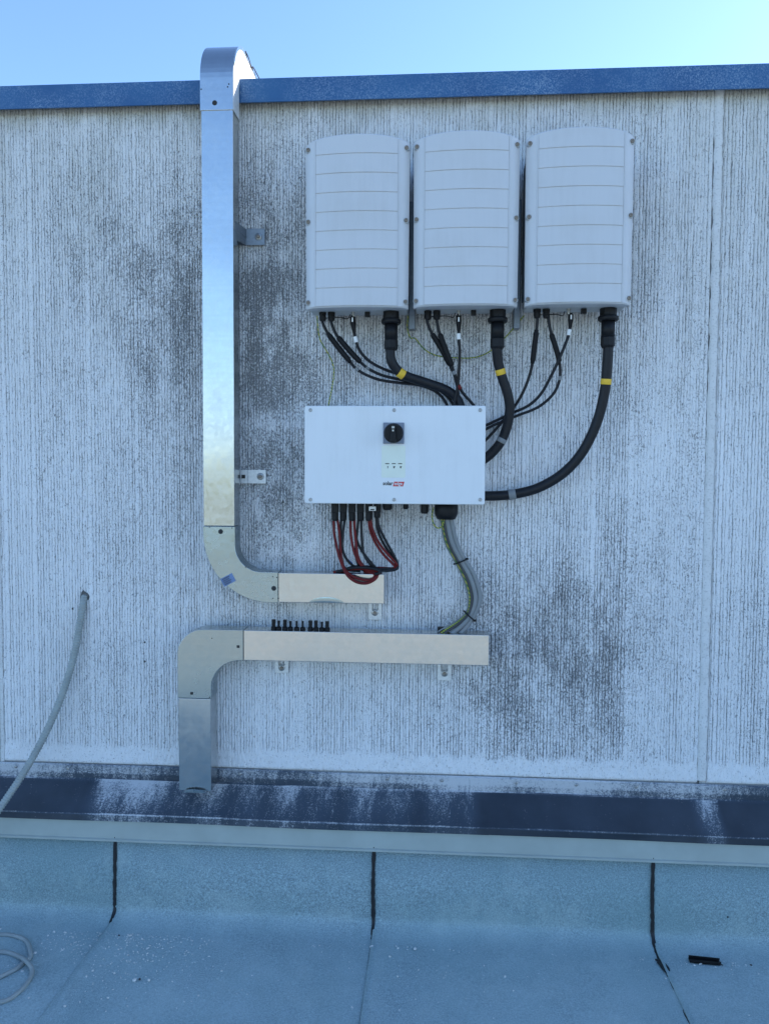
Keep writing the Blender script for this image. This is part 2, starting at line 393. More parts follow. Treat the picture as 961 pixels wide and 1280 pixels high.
def panel(x0, x1, z0, z1, dx, dz, seed):
    nx, nz = int((x1-x0)/dx)+1, int((z1-z0)/dz)+1
    X, Z = np.meshgrid(np.linspace(x0, x1, nx), np.linspace(z0, z1, nz))
    r = np.random.default_rng(seed); H = np.zeros_like(X); x = x0+.004
    centers = []
    while x < x1-.003:
        centers.append((x, r.uniform(.0011, .0015), r.uniform(.68, 1.0), r.uniform(0, 99))); x += r.choice([r.uniform(.0088, .0104), r.uniform(.0105, .0125), r.uniform(.014, .019)], p=[.82, .13, .05])
    for cxx, wd, dp, ph in centers:
        i0, i1 = max(0, int((cxx-x0-.014)/dx)), min(nx, int((cxx-x0+.014)/dx)+2)
        xs, zs = X[:, i0:i1], Z[:, i0:i1]
        wob = .0006*np.sin(zs*5+ph)+.0022*(vnoise(zs+ph*7, zs*0, .016, 1, seed+3)-.5)+.0010*(vnoise(zs+ph*5, zs*0, .07, 1, seed+4)-.5)
        amp = dp*np.clip(.55+.75*vnoise(zs*1.0+ph*3, zs*0, .020, 1, seed+5), .5, 1.15)
        H[:, i0:i1] = np.maximum(H[:, i0:i1], amp*np.exp(-((xs-cxx-wob)/wd)**2))
    # smooth bands: some stripes are filled in; the foot is trowelled smooth
    fill = np.clip((vnoise(X, Z, .045, 1.3, seed+7)-.02)*4.5, .62, 1)
    foot = np.clip((Z - (z0+.045+.018*vnoise(X, Z*0, .035, 1, seed+9)))/.02, 0, 1)
    H = H*fill*foot
    rough = (vnoise(X, Z, .0050, .0095, seed+1)-.5)*.0034 + (vnoise(X, Z, .016, .03, seed+2)-.5)*.002
    Y = H*.0055 + rough
    edge = np.zeros_like(X); edge[0, :] = edge[-1, :] = 1; edge[:, 0] = edge[:, -1] = 1
    Y = np.where(edge > 0, .011, Y)
    S = np.zeros_like(X)
    for c, sx, sz, s in bl: S = np.maximum(S, s*np.exp(-((X-c.x)/sx)**2*.6-((Z-c.z)/sz)**2*.6))
    S = np.clip(S*(.25+.8*vnoise(X, Z, .05, .09, 21)+.55*vnoise(X, Z, .014, .03, 22)) + .14*(vnoise(X, Z, .045, .35, 23)-.45), 0, 1)
    S *= foot*.85+.15
    top = np.clip(1-(z1-Z)/(.05+.09*vnoise(X, Z*0, .05, 1, 31)), 0, 1)
    overtint = np.clip((Z-(z0+1.15))/.9, 0, 1)*(.10+.28*vnoise(X, Z, .16, .30, 33)*vnoise(X, Z, .03, .25, 35)*1.6)  # warm colour cast of the upper wall painted in, broken up by noise
    top = np.maximum(top, overtint)
    idx = np.arange(nx*nz).reshape(nz, nx)
    fs = np.stack([idx[:-1, :-1], idx[:-1, 1:], idx[1:, 1:], idx[1:, :-1]], -1).reshape(-1, 4)
    vs = np.stack([X, Y-wall.location.y, Z], -1).reshape(-1, 3)
    me = bpy.data.meshes.new('wall_panel')
    me.vertices.add(len(vs)); me.vertices.foreach_set('co', vs.astype(np.float32).ravel())
    me.loops.add(fs.size); me.loops.foreach_set('vertex_index', fs.astype(np.int32).ravel())
    me.polygons.add(len(fs)); me.polygons.foreach_set('loop_start', np.arange(0, fs.size, 4, dtype=np.int32))
    me.polygons.foreach_set('loop_total', np.full(len(fs), 4, np.int32)) if False else None
    me.update(calc_edges=True); me.polygons.foreach_set('use_smooth', np.ones(len(fs), bool))
    for nm, A in (('groove', H), ('stain', S), ('topdirt_cast', top)):
        a = me.attributes.new(nm, 'FLOAT', 'POINT'); a.data.foreach_set('value', A.astype(np.float32).ravel())
    me.validate(); put('wall_panel', me, M['wall'], wall)
zp1 = zc0+.02
panel(XJL+.008, XJ-.017, ZB, zp1, .0016, .0075, 5)
panel(XJ+.013, XJ+1.1, ZB, zp1, .0016, .0075, 6)
panel(XJL-.9, XJL-.008, ZB, zp1, .003, .012, 8)
for xa, xb in ((-15, XJL-.902), (XJ+1.102, 15)):
    part('wall_panel', MB().box(xa, xb, 0, .011, ZB, zp1), M['wall'], wall)
# trowelled strip over the panel joint, a ragged crack along one side
vs = []; fs = []; nz = 160
for k in range(nz+1):
    z = ZB+.012+(zp1-ZB-.012)*k/nz
    open_ = max(0, min(1, (k/nz-.42)*5))*(1 if k/nz < .93 else .2)*(.55+.45*math.sin(k*.9)*math.sin(k*.23)); j = -.0065+.0050*open_+random.uniform(-.0012, .0012); j2 = random.uniform(-.002, .002)
    for x, y in ((XJ-.0115+j, .011), (XJ-.0105+j, -.000), (XJ-.005, -.0015+random.uniform(-.0008, .0008)), (XJ+.006, -.0012+random.uniform(-.0008, .0008)), (XJ+.011+j2, .001), (XJ+.0135, .011)):
        vs.append((x, y, z))
fs = [(k*6+i, k*6+i+1, k*6+i+7, k*6+i+6) for k in range(nz) for i in range(5)]
part('joint_strip', MB().add(vs, fs, True), M['plaster'], wall, fix=False)
part('joint_crack', MB().box(XJ-.0178, XJ-.0100, .0035, .0115, ZB, zp1), M['crack'], wall)
part('joint_strip', MB().box(XJL-.006, XJL+.006, .004, .0115, ZB, zp1), M['plaster'], wall)
# blue coping: folded sheet in lengths
cj = [-15, -6, -2.95, 1.55, 6, 15]
for a, b in zip(cj[:-1], cj[1:]):
    prof = [(-.030, zc0), (-.030, zc0-.004), (-.036, zc0-.004), (-.036, zc1), (.34, zc1+.012), (.34, zc0), (.337, zc0), (.337, zc1+.008), (-.032, zc1-.004), (-.032, zc0)]
    part('coping', MB().prismx(prof, a+.001, b-.001), M['coping'], wall)

# ------------------------------------------------------------------ flashing along the foot of the wall
yc = -.110
zl0 = at(480, 986, -.010).z       # foot of the upright leg
zl1 = at(480, 1030, yc).z         # folded edge
zl2 = at(480, 1039, yc).z         # lip
fl = thing('wall_flashing', (0, 0, zl0), 'dark metal flashing ledge along the wall foot, spattered with white paint', 'flashing')
def strip(name, x0, x1, pr, mat, spat, nsub=6):
    """sheet profile along X with a paint-spatter amount on its points"""
    nx = int((x1-x0)/.02)+1; pr2 = []
    for a, b in zip(pr[:-1], pr[1:]):
        for k in range(nsub): pr2.append((a[0]+(b[0]-a[0])*k/nsub, a[1]+(b[1]-a[1])*k/nsub))
    pr2.append(pr[-1]); n = len(pr2); vs = []; sv = []
    for q, (y, z) in enumerate(pr2):
        for k in range(nx+1):
            x = x0+(x1-x0)*k/nx; vs.append((x, y+.0012*math.sin(x*9+q*.3), z+.0012*math.sin(x*5.3))); sv.append(spat(x, q/(n-1)))
    fs = [(q*(nx+1)+k, q*(nx+1)+k+1, (q+1)*(nx+1)+k+1, (q+1)*(nx+1)+k) for q in range(n-1) for k in range(nx)]
    o = part(name, MB().add(vs, fs, False), mat, fl, fix=False)
    a = o.data.attributes.new('spatter', 'FLOAT', 'POINT'); a.data.foreach_set('value', sv)
    return o
xa_ = [at(p, 1005, -.06).x for p in (0, 95, 125, 200, 213, 268, 420, 590, 602, 868, 880, 893, 905, 961)]
def spat(x, t):
    v = np.interp(x, [-9]+xa_+[9], [.05, .05, .08, .5, .72, .30, .42, .34, .28, .02, .03, .4, .4, .03, .0, .0])
    v += .18*math.sin(x*23)*(.4 if v > .2 else 0)+.10*math.sin(x*51+1)*(1 if v > .2 else 0)
    return float(v*(1.35-.8*t)+(.22 if t < .06 else 0))
def spat_leg(x, t): return .72+.25*math.sin(x*3.1+.8)+.12*math.sin(x*17)-(.25 if t > .55 else 0)
def spat_lip(x, t): return spat(x, .5)*.8+(.3 if t < .3 else 0)
X0, X1 = -6.0, 6.0
fls = [X0, -2.4, at(602, 1010, -.06).x, 2.3, X1]
for k, (a, b) in enumerate(zip(fls[:-1], fls[1:])):
    dy = -.0015*(k % 2)
    strip('flashing_sheet', a-.02*(k % 2), b+.02*(k % 2), [(-.008+dy, zl0), (yc+dy, zl1)], M['flash'], spat, 10)
    strip('flashing_lip', a-.02*(k % 2), b+.02*(k % 2), [(yc+dy, zl1+.0008), (yc-.003+dy, zl1-.004), (yc-.003+dy, zl2), (yc+.012, zl2-.002)], M['flash'], spat_lip, 4)
strip('flashing_leg', X0, X1, [(-.001, ZB+.002), (-.0065, ZB-.002), (-.0065, zl0+.001), (-.012, zl0-.002)], M['flash'], spat_leg, 6)
for px in (20, 85, 180, 300, 390, 484, 552, 645, 720, 795, 905):
    p = at(px, 969+px*.0255, -.0065); part('rivet', MB().lathe((p.x, -.006, ZB-.012), (0, -1, 0), [(.0055, 0), (.0055, .002), (.003, .004)], 10), M['steel'], fl)
zfa = at(480, 1064, -.108).z
fa = single('trim_strip', MB().prismx([(-.0975, zl2+.02), (-.104, zl2+.01), (-.106, zfa+.006), (-.113, zfa+.004), (-.113, zfa-.002), (-.0975, zfa-.004)], -6, 6), M['fascia'], (0, -.1, zfa),
            'pale grey metal trim strip clamping the roof felt below the dark flashing', 'trim strip')

# ------------------------------------------------------------------ inverters
GAPZ = at(449, 386, -.15).z
UW, UH = .155, at(447, 180, -.15).z-GAPZ
def bow(u): return .012*(1-min(1, abs(u)/.79)**2) + .024*(1-max(0, (abs(u)-.78)/.22)**2.0)
def crown(u): return .019*(1-abs(u)**2.6)
def make_inverter():
    t = thing('inverter', (0, 0, 0), '', 'inverter', 'wall inverters')
    yb = -.146
    def wid(z): return UW*(1+.012*(z/UH))
    # cover shell
    us = [math.sin(math.pi/2*(-1+2*k/36)) for k in range(37)]
    rows = [(0, 1)] ; zs = [0, .004, .02, .25, .449, UH-.015, UH-.003, UH]
    vs = []; fs = []
    for z in zs:
        inset = .004 if z in (0, UH) else 0
        for u in us: vs.append((u*wid(z), yb-bow(u)+inset, z+crown(u)*max(0, (z-.449)/(UH-.449))))
    n = len(us)
    fs = [(r*n+k, r*n+k+1, (r+1)*n+k+1, (r+1)*n+k) for r in range(len(zs)-1) for k in range(n-1)]
    o = len(vs)
    ring = [k for k in range(n)] + [r*n+n-1 for r in range(1, len(zs))] + [(len(zs)-1)*n+k for k in range(n-2, -1, -1)] + [r*n for r in range(len(zs)-2, 0, -1)]
    for i in ring: v = vs[i]; vs.append((v[0], -.130, v[2]))
    m_ = len(ring); fs += [(ring[i], ring[(i+1) % m_], o+(i+1) % m_, o+i) for i in range(m_)]
    fs.append(tuple(o+i for i in range(m_)))
    cv = part('cover', MB().add(vs, fs, True), M['cover'], t)
    cv.data.set_sharp_from_angle(angle=R(35))
    # stepped plates moulded across the front
    zz = [.003, .057, .113, .169, .225, .281, .337, .393, .449, UH-.003]
    xs = [-.1225+.245*k/18 for k in range(19)]
    for a, b in zip(zz[:-1], zz[1:]):
        vs = []
        for z, off in ((b-.0006, .0012), (a+.0022, .0026), (a+.0012, .0023), (a+.0012, -.002), (b-.0006, -.002)):
            for x in xs: vs.append((x, yb-bow(x/UW)-off, z+(crown(x/UW) if z > .46 else 0)))
        fs = [(r*19+k, r*19+k+1, ((r+1) % 5)*19+k+1, ((r+1) % 5)*19+k) for r in range(5) for k in range(18)]
        fs += [tuple(r*19 for r in range(5)), tuple(r*19+18 for r in range(4, -1, -1))]
        part('cover_rib', MB().add(vs, fs, False), M['cover'], cv)
    for s in (-1, 1): part('side_bead', MB().box(s*.1245-.0012, s*.1245+.0012, yb-bow(.803)-.0022, yb-bow(.803)+.004, .004, UH+.004), M['cover'], cv)
    part('case', MB().box(-.150, .150, -.131, -.046, .001, UH-.01), M['cast'], t, .006)
    hs = part('heat_sink', MB().box(-.146, .146, -.047, -.036, .012, UH-.03), M['fins'], t)
    for s in (-1, 1):
        for k in range(5): part('fin', MB().box(s*.150-.004, s*.150+.004, -.125+k*.016, -.119+k*.016, .03, UH-.05), M['fins'], hs)
    part('mounting_bracket', MB().box(-.12, .12, -.037, .004, .10, UH-.08), M['zinc'], t)
    for s in (-1, 1):
        for z in (.018, .258, UH-.018):
            e = part('screw_ear', MB().lathe((s*.1475, -.128, z), (0, -1, 0), [(.0085, 0), (.0085, .030), (.0075, .034)], 16), M['cast'], t)
            sc = part('screw', MB().lathe((s*.1475, -.161, z), (0, -1, 0), [(.0062, 0), (.0062, .003), (.0045, .0045), (.002, .0046), (.002, .0025)], 14), M['rust'], t)
    # connectors under the case
    def cx(px): return (px-447)*.00249
    for k, px in enumerate((402, 413)):
        g = part('cable_gland', MB().lathe((cx(px), -.10, .001), (0, 0, -1), [(.0115, 0), (.0115, .008), (.0095, .0085), (.0105, .010), (.0105, .019), (.0085, .026), (.005, .028)], 12, False), M['black'], t)
    part('gland_tether', MB().tube(spline([(cx(402), -.108, -.018), (cx(413), -.112, -.018), (cx(425), -.11, -.017), (cx(433), -.10, -.019), (cx(436), -.09, -.004)], 5), .0014, 6), M['black'], t)
    a = part('socket', MB().lathe((cx(440), -.10, .001), (0, 0, -1), [(.0065, 0), (.0065, .004), (.0045, .005), (.0045, .016)], 12, False), M['steel'], t)
    part('blanking_plug', MB().box(cx(458)-.008, cx(458)+.008, -.108, -.092, -.014, .001), M['black'], t, .0015)
    g = part('power_gland', MB().lathe((cx(487.5), -.10, .001), (0, 0, -1), [(.025, 0), (.025, .022), (.023, .024)], 10, False), M['black'], t)
    part('flange', MB().lathe((cx(487.5), -.10, -.021), (0, 0, -1), [(.027, 0), (.0305, .003), (.0305, .012), (.027, .016)], 20), M['black'], g)
    part('barrel', MB().lathe((cx(487.5), -.10, -.036), (0, 0, -1), [(.0205, 0), (.0205, .05)], 20), M['black'], g)
    part('nut', MB().lathe((cx(487.5), -.10, -.084), (0, 0, -1), [(.0205, 0), (.0215, .003), (.0215, .026), (.0175, .033)], 8, False), M['black'], g)
    return t
inv = make_inverter()
ux = []
for k, (pl, prr, pz) in enumerate(((383.5, 510, 386), (517, 648, 386), (657, 790, 382))):
    o = inv if k == 0 else copy_tree(inv)
    a, b = at(pl, 290, -.15), at(prr, 290, -.15); ux.append((a.x+b.x)/2)
    o.location = ((a.x+b.x)/2, 0, GAPZ + (0, .002, .004)[k])
    o['label'] = ('ribbed grey wall inverter beside the tall metal duct, outermost of three', 'ribbed grey wall inverter standing between two others above the white box',
                  'ribbed grey wall inverter whose thick cable sweeps down in a wide arc')[k]
for k in (0, 1):                                # upright rails showing in the gaps
    xm = (ux[k]+ux[k+1])/2
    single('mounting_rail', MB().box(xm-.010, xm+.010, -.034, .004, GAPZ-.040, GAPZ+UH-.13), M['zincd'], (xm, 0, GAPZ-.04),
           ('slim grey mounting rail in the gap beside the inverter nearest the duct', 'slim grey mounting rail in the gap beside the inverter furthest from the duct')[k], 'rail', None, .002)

# ------------------------------------------------------------------ white switch box
YL = -.175
tl, tr_, br = at(380.5, 507, YL), at(607, 506.5, YL), at(606, 631, YL)
bx0, bx1, bz0, bz1 = tl.x, (tr_.x+br.x)/2, br.z, tl.z
box = thing('switch_box', ((bx0+bx1)/2, 0, bz0), 'white wall box with a black rotary switch and printed logo below the inverters', 'switch box')
def rrect(x0, x1, z0, z1, r, n=5):
    out = []
    for cx_, cz_, a0 in ((x1-r, z1-r, 0), (x0+r, z1-r, 90), (x0+r, z0+r, 180), (x1-r, z0+r, 270)):
        for k in range(n+1): a = R(a0+90*k/n); out.append((cx_+r*math.cos(a), cz_+r*math.sin(a)))
    return out
lid = part('lid', MB().prism(rrect(bx0, bx1, bz0, bz1, .006), YL, YL+.030), M['lid'], box, .003)
part('case', MB().box(bx0+.012, bx1-.012, YL+.029, .004, bz0+.008, bz1-.008), M['lid'], box, .004)
for px in (388, 492.5, 600):
    for py in (512.5, 624.5):
        p = at(px, py, YL); s = part('screw', MB().lathe((p.x, YL+.001, p.z), (0, -1, 0), [(.0056, 0), (.0056, .0022), (.0045, .0032), (.002, .0033), (.002, .0012)], 14), M['steel'], box)
c = at(492, 541.5, YL); hs = .0315
sw_ = part('rotary_switch', MB().box(c.x-hs, c.x+hs, YL-.006, YL+.001, c.z-hs, c.z+hs), M['switch'], box, .0012)
part('dial', MB().lathe((c.x, YL-.005, c.z), (0, -1, 0), [(.0295, 0), (.0295, .004), (.0265, .010), (.0255, .012)], 32, True), M['black'], sw_)
part('grip', MB().prism([(c.x-.0055, c.z+.022), (c.x+.0055, c.z+.022), (c.x+.0095, c.z-.029), (c.x-.0095, c.z-.029)], YL-.034, YL-.015), M['black'], sw_, .003)
part('pointer_mark', MB().box(c.x-.0025, c.x+.0025, YL-.0352, YL-.0338, c.z+.004, c.z+.009), M['steel'], sw_)
part('pointer_mark', MB().box(c.x-.004, c.x+.004, YL-.0352, YL-.0338, c.z+.013, c.z+.019), M['steel'], sw_)
p0, p1 = at(477, 557, YL), at(506.5, 597, YL)
lb = part('label_film', MB().prism(rrect(p0.x, p1.x, p1.z, p0.z, .004), YL-.0006, YL+.001), M['label'], box)
for px in (484, 492, 500):
    a = at(px, 579.5, YL); part('status_mark', MB().box(a.x-.006, a.x+.006, YL-.0012, YL-.0004, a.z-.0012, a.z+.0012), M['ink'], lb)
for px, wd in ((484.5, .002), (492.3, .004), (500.5, .004)):
    a = at(px, 584, YL); part('status_symbol', MB().prism([(a.x-wd*.5, a.z+.003), (a.x+wd, a.z+.003), (a.x+wd*.2, a.z-.004), (a.x-wd*.4, a.z-.001)], YL-.0012, YL-.0004), M['ink'], lb)
def text(body, x, z, size, mat, parent, y, name, width=None, bold=.02):
    cu = bpy.data.curves.new('t', 'FONT'); cu.body = body; cu.size = size; cu.extrude = .0003; cu.offset = bold*size*.5; cu.resolution_u = 3
    ob = bpy.data.objects.new('t', cu); COL.objects.link(ob)
    dg = bpy.context.evaluated_depsgraph_get(); me = bpy.data.meshes.new_from_object(ob.evaluated_get(dg))
    V = [tuple(v.co) for v in me.vertices]; Fs = [tuple(q.vertices) for q in me.polygons]
    bpy.data.objects.remove(ob); bpy.data.curves.remove(cu)
    mx = max(v[0] for v in V); mn = min(v[0] for v in V); s = (width/(mx-mn)) if width else 1
    return part(name, MB().add([(x+(v[0]-mn)*s, y-v[2], z+v[1]) for v in V], Fs), mat, parent)
a, b, e = at(478.6, 606.3, YL), at(491.5, 606.3, YL), at(505.3, 606.3, YL)
lg = part('logo_field', MB().prism([(b.x-.001, a.z-.0035), (e.x-.004, a.z-.0035), (e.x, a.z+.0105), (b.x+.003, a.z+.0105)], YL-.0008, YL+.001), M['redink'], box)
text('solar', a.x, a.z, .0165, M['ink'], box, YL-.0006, 'lettering', b.x-a.x-.001, .04)
text('edge', b.x+.0035, a.z, .0150, M['lid'], lg, YL-.0014, 'lettering', e.x-b.x-.009, .02)
# sockets under the box
YS = -.10
zb_ = bz0+.010
for px in (419, 429, 440, 450.5, 461, 471.5):
    p = at(px, 640, YS); h = p.z-at(px, 650 if px < 465 else 646, YS).z
    k = part('plug', MB().box(p.x-.0105, p.x+.0105, YS-.011, YS+.011, p.z-.002, zb_), M['black'], box, .002)
    part('plug_nut', MB().lathe((p.x, YS, p.z), (0, 0, -1), [(.0098, 0), (.0105, .003), (.0105, h-.002), (.0085, h+.003)], 10, False), M['black'], k)
for px, wd, yb_ in ((484, .0145, 637.5), (507, .0085, 636.5), (530.5, .012, 642)):
    p = at(px, yb_, YS); part('blanking_plug', MB().lathe((p.x, YS, zb_), (0, 0, -1), [(wd, 0), (wd, zb_-p.z-.005), (wd*.75, zb_-p.z)], 12, False), M['black'], box)
p = at(465.5, 638.5, YS-.02); part('cable_tag', MB().box(p.x-.011, p.x+.011, YS-.024, YS-.019, p.z, p.z+.014), M['white'], box, .002)
part('cable_tag', MB().box(p.x-.006, p.x+.006, YS-.0255, YS-.023, p.z+.002, p.z+.0055), M['ink'], box)
p = at(557.5, 649, YS); part('cable_gland', MB().lathe((p.x, YS, zb_), (0, 0, -1), [(.036, 0), (.036, zb_-p.z-.018), (.033, zb_-p.z-.010), (.028, zb_-p.z)], 24), M['black'], box)

# ------------------------------------------------------------------ metal trunking
YF, YK = -.110, -.045                         # trunking front and back
WALLGAP = 0.004
def sweep2(name, poly_outer, poly_inner, y0, y1, mat, parent, bevel=.0015):
    """a flat bend: outline in XZ, thickness along Y"""
    return part(name, MB().prism(poly_outer+poly_inner[::-1], y0, y1), mat, parent, bevel)
def arc(cx_, cz_, r, a0, a1, n=18): return [(cx_+r*math.cos(R(a0+(a1-a0)*k/n)), cz_+r*math.sin(R(a0+(a1-a0)*k/n))) for k in range(n+1)]
a, b = at(250.5, 145, YF), at(289.5, 145, YF); c_, d_ = at(257, 650, YF), at(293.6, 650, YF)
tx0, tx1 = (a.x+c_.x)/2-.002, (b.x+d_.x)/2+.001
tz_top, tz_el = at(270, 136, YF).z, at(275, 658, YF).z
duct = thing('cable_duct', ((tx0+tx1)/2, -.08, at(400, 755, YF).z), 'tall galvanised cable duct climbing over the coping and bending under the white box', 'cable duct')
part('duct_cover', MB().box(tx0, tx1, YF, YK, tz_el+.001, tz_top), M['galv'], duct, .002)
# top bend over the coping (bends in the YZ plane)
RO = .150; RI = RO-(YK-YF)-.002; ex0, ex1 = tx0-.003, tx1+.002; yfo = YF-.003
zt = at(270, 67.5, YF+RO).z - RO; cy_ = yfo+RO
outer = [(yfo, tz_top-.004)] + [(cy_+RO*math.cos(R(180-90*k/16)), zt+RO*math.sin(R(180-90*k/16))) for k in range(17)] + [(.75, zt+RO)]
zi = zc1+.021; ri_ = .07
inner = [(YK+.001, tz_top-.004)] + [(YK+.001+ri_+ri_*math.cos(R(180-90*k/16)), zi-ri_+ri_*math.sin(R(180-90*k/16))) for k in range(17)] + [(.75, zi)]
tb = part('top_bend', MB().prismx(outer+inner[::-1], ex0, ex1), M['galv'], duct, .0015)
part('sunlit_side', MB().prismx(outer+inner[::-1], ex1, ex1+.0008), M['zinc'], tb)  # paler plate added so this flank of the bend shows sunlit white
edge_o = [p_ for p_ in outer[4:]]
vs = []; fs = []
for k, (y, z) in enumerate(edge_o):
    vs += [(ex1+.0012, y, z+.001), (ex1+.0012, y+.002, z-.008), (ex1+.0028, y+.002, z-.008), (ex1+.0028, y, z+.002)]
fs = [(4*k+i, 4*k+(i+1) % 4, 4*k+4+(i+1) % 4, 4*k+4+i) for k in range(len(edge_o)-1) for i in range(4)]
part('bend_seam', MB().add(vs, fs), M['galv_dull'], tb)
for px, py in ((284.5, 108), (286, 104.5), (251.5, 111)):
    q = at(px, py, yfo); part('rivet', MB().lathe((q.x, yfo+.001, q.z), (0, -1, 0), [(.0022, 0), (.0022, .0018)], 8), M['dark'], tb)
wz_ = zt+RO
Pw = spline([(ex1+.003, .030, wz_+.002), (ex1+.006, .060, wz_-.004), (ex1+.012, .085, wz_-.030), (ex1+.007, .11, wz_-.006), (ex1+.004, .15, wz_+.006), (ex1+.010, .20, wz_-.002), (ex1+.016, .26, wz_-.012), (ex1+.02, .34, wz_-.05)], 8)
single('thin_wire', MB().tube(Pw, .0017, 6), M['rubber'], Pw[0], 'thin dark wire trailing along the duct bend above the coping', 'wire')
def hole(parent, px, py, yf, r=.0078):
    q = at(px, py, yf); part('plug_hole', MB().lathe((q.x, yf+.001, q.z), (0, -1, 0), [(r, 0), (r, .0014), (r*.6, .0022)], 16), M['dark'], parent)
hole(tb, 268.3, 128, yfo)
# bottom bend: vertical to horizontal, in the plane of the wall
zh0, zh1 = at(415, 754, YF).z, at(415, 717, YF).z
xe = at(347.5, 735, YF).x
Ro2 = .215; Ri2 = Ro2-(tx1-tx0)
o_ = [(tx0-.001, tz_el)] + arc(tx0-.001+Ro2, zh0-.002+Ro2, Ro2, 180, 270) + [(xe, zh0-.002)]
ri = .085
i_ = [(tx1+.002, tz_el)] + arc(tx1+.002+ri, zh1+.002+ri, ri, 180, 270) + [(xe, zh1+.002)]
lbend = sweep2('lower_bend', o_, i_, YF-.002, YK, M['galv_dull'], duct)
hole(lbend, 275.8, 664.5, YF-.002); hole(lbend, 342.2, 735.5, YF-.002)
for px, py in ((262, 659), (290, 660), (341, 721), (341, 748), (348, 748), (346, 722), (307, 709)):
    q = at(px, py, YF-.002); part('rivet', MB().lathe((q.x, YF-.001, q.z), (0, -1, 0), [(.0018, 0), (.0018, .0018)], 8), M['dark'], lbend)
xh1 = at(480, 735, YF).x
run = part('horizontal_run', MB().box(xe+.001, xh1, YF, YK, zh0, zh1), M['galv'], duct, .0018)
qd = at(408, 748.5, YF)                        # shallow dent pressed along the lower edge
vs = []; n = 20
for k in range(n+1):
    u = -1+2*k/n; h_ = .016*max(0, (1-u*u))**.8
    vs += [(qd.x+u*.055, YF-.0006, zh0+.002), (qd.x+u*.055, YF-.0006-.0016*max(0, 1-u*u), zh0+.002+h_*.35), (qd.x+u*.055, YF-.0006, zh0+.003+h_)]
fs = [f for k in range(n) for f in ((3*k, 3*k+3, 3*k+4, 3*k+1), (3*k+1, 3*k+4, 3*k+5, 3*k+2))]
part('dent', MB().add(vs, fs, True), M['galv_dull'], run)
# sticker with printed lines on the bend
q = at(285, 725, YF-.003); ang = R(28)
def rot(u, v): return (q.x+u*math.cos(ang)-v*math.sin(ang), q.z+u*math.sin(ang)+v*math.cos(ang))
st = part('sticker', MB().prism([rot(-.021, -.014), rot(.021, -.014), rot(.021, .014), rot(-.021, .014)], YF-.0032, YF-.0015), M['sticker'], lbend)
for k in range(4):
    v = -.009+k*.006; part('print_line', MB().prism([rot(-.016, v-.0012), rot(.006+.004*(k % 2), v-.0012), rot(.006+.004*(k % 2), v+.0012), rot(-.016, v+.0012)], YF-.0038, YF-.003), M['ink'], st)

def bracket_side(parent, px0, px1, py0, py1, deep, screw):
    """bracket beside the upright duct: an arm off the duct's flank turned onto the wall"""
    a, b = at(px0, py0, -.008), at(px1, py1, -.008)
    zc = (a.z+b.z)/2; h = abs(a.z-b.z)/2
    g = part('bracket', MB().box(a.x+.02, b.x, -.0095, -.0055, zc-h, zc+h), M['zinc'], parent, .0008)
    if deep:
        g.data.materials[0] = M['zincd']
        part('bracket_arm', MB().add([(tx1, -.085, zc+h), (a.x+.045, -.0095, zc+h*.9), (a.x+.045, -.0095, zc-h*.1), (tx1, -.085, zc+h*.1),
                                      (tx1, -.089, zc+h), (a.x+.041, -.0105, zc+h*.9), (a.x+.041, -.0105, zc-h*.1), (tx1, -.089, zc+h*.1)],
                                     [(0, 1, 2, 3), (7, 6, 5, 4), (0, 4, 5, 1), (2, 6, 7, 3), (1, 5, 6, 2), (0, 3, 7, 4)]), M['zincd'], g)
        part('bracket_foot', MB().add([(tx1, -.088, zc+h*.1), (a.x+.043, -.0105, zc-h*.1), (a.x+.043, -.012, zc-h), (tx1, -.060, zc-h),
                                       (tx1, -.085, zc+h*.1), (a.x+.043, -.0075, zc-h*.1), (a.x+.043, -.009, zc-h), (tx1, -.057, zc-h)],
                                      [(0, 1, 2, 3), (7, 6, 5, 4), (0, 4, 5, 1), (2, 6, 7, 3), (1, 5, 6, 2), (0, 3, 7, 4)]), M['zincd'], g)
    else:
        part('bracket_arm', MB().box(tx1-.006, a.x+.042, -.019, -.0145, zc-h, zc+h), M['zinc'], g, .0008)
        part('bracket_slot', MB().box(a.x+.008, a.x+.019, -.0200, -.0186, zc-.006, zc+.006), M['dark'], g)
        part('bracket_slot', MB().box(a.x+.024, a.x+.036, -.0200, -.0186, zc-.006, zc+.006), M['dark'], g)
    sx = at(screw[0], screw[1], -.01)
    part('washer', MB().lathe((sx.x, -.009, sx.z), (0, -1, 0), [(.0115, 0), (.0115, .002), (.006, .0022)], 16), M['steel'], g)
    part('screw', MB().lathe((sx.x, -.011, sx.z), (0, -1, 0), [(.0065, 0), (.0065, .004), (.004, .006)], 8, False), M['rust'], g)
bracket_side(duct, 291, 331, 286, 306, True, (323, 295.5))
bracket_side(duct, 294, 332.5, 587, 604.5, False, (325.5, 595.5))
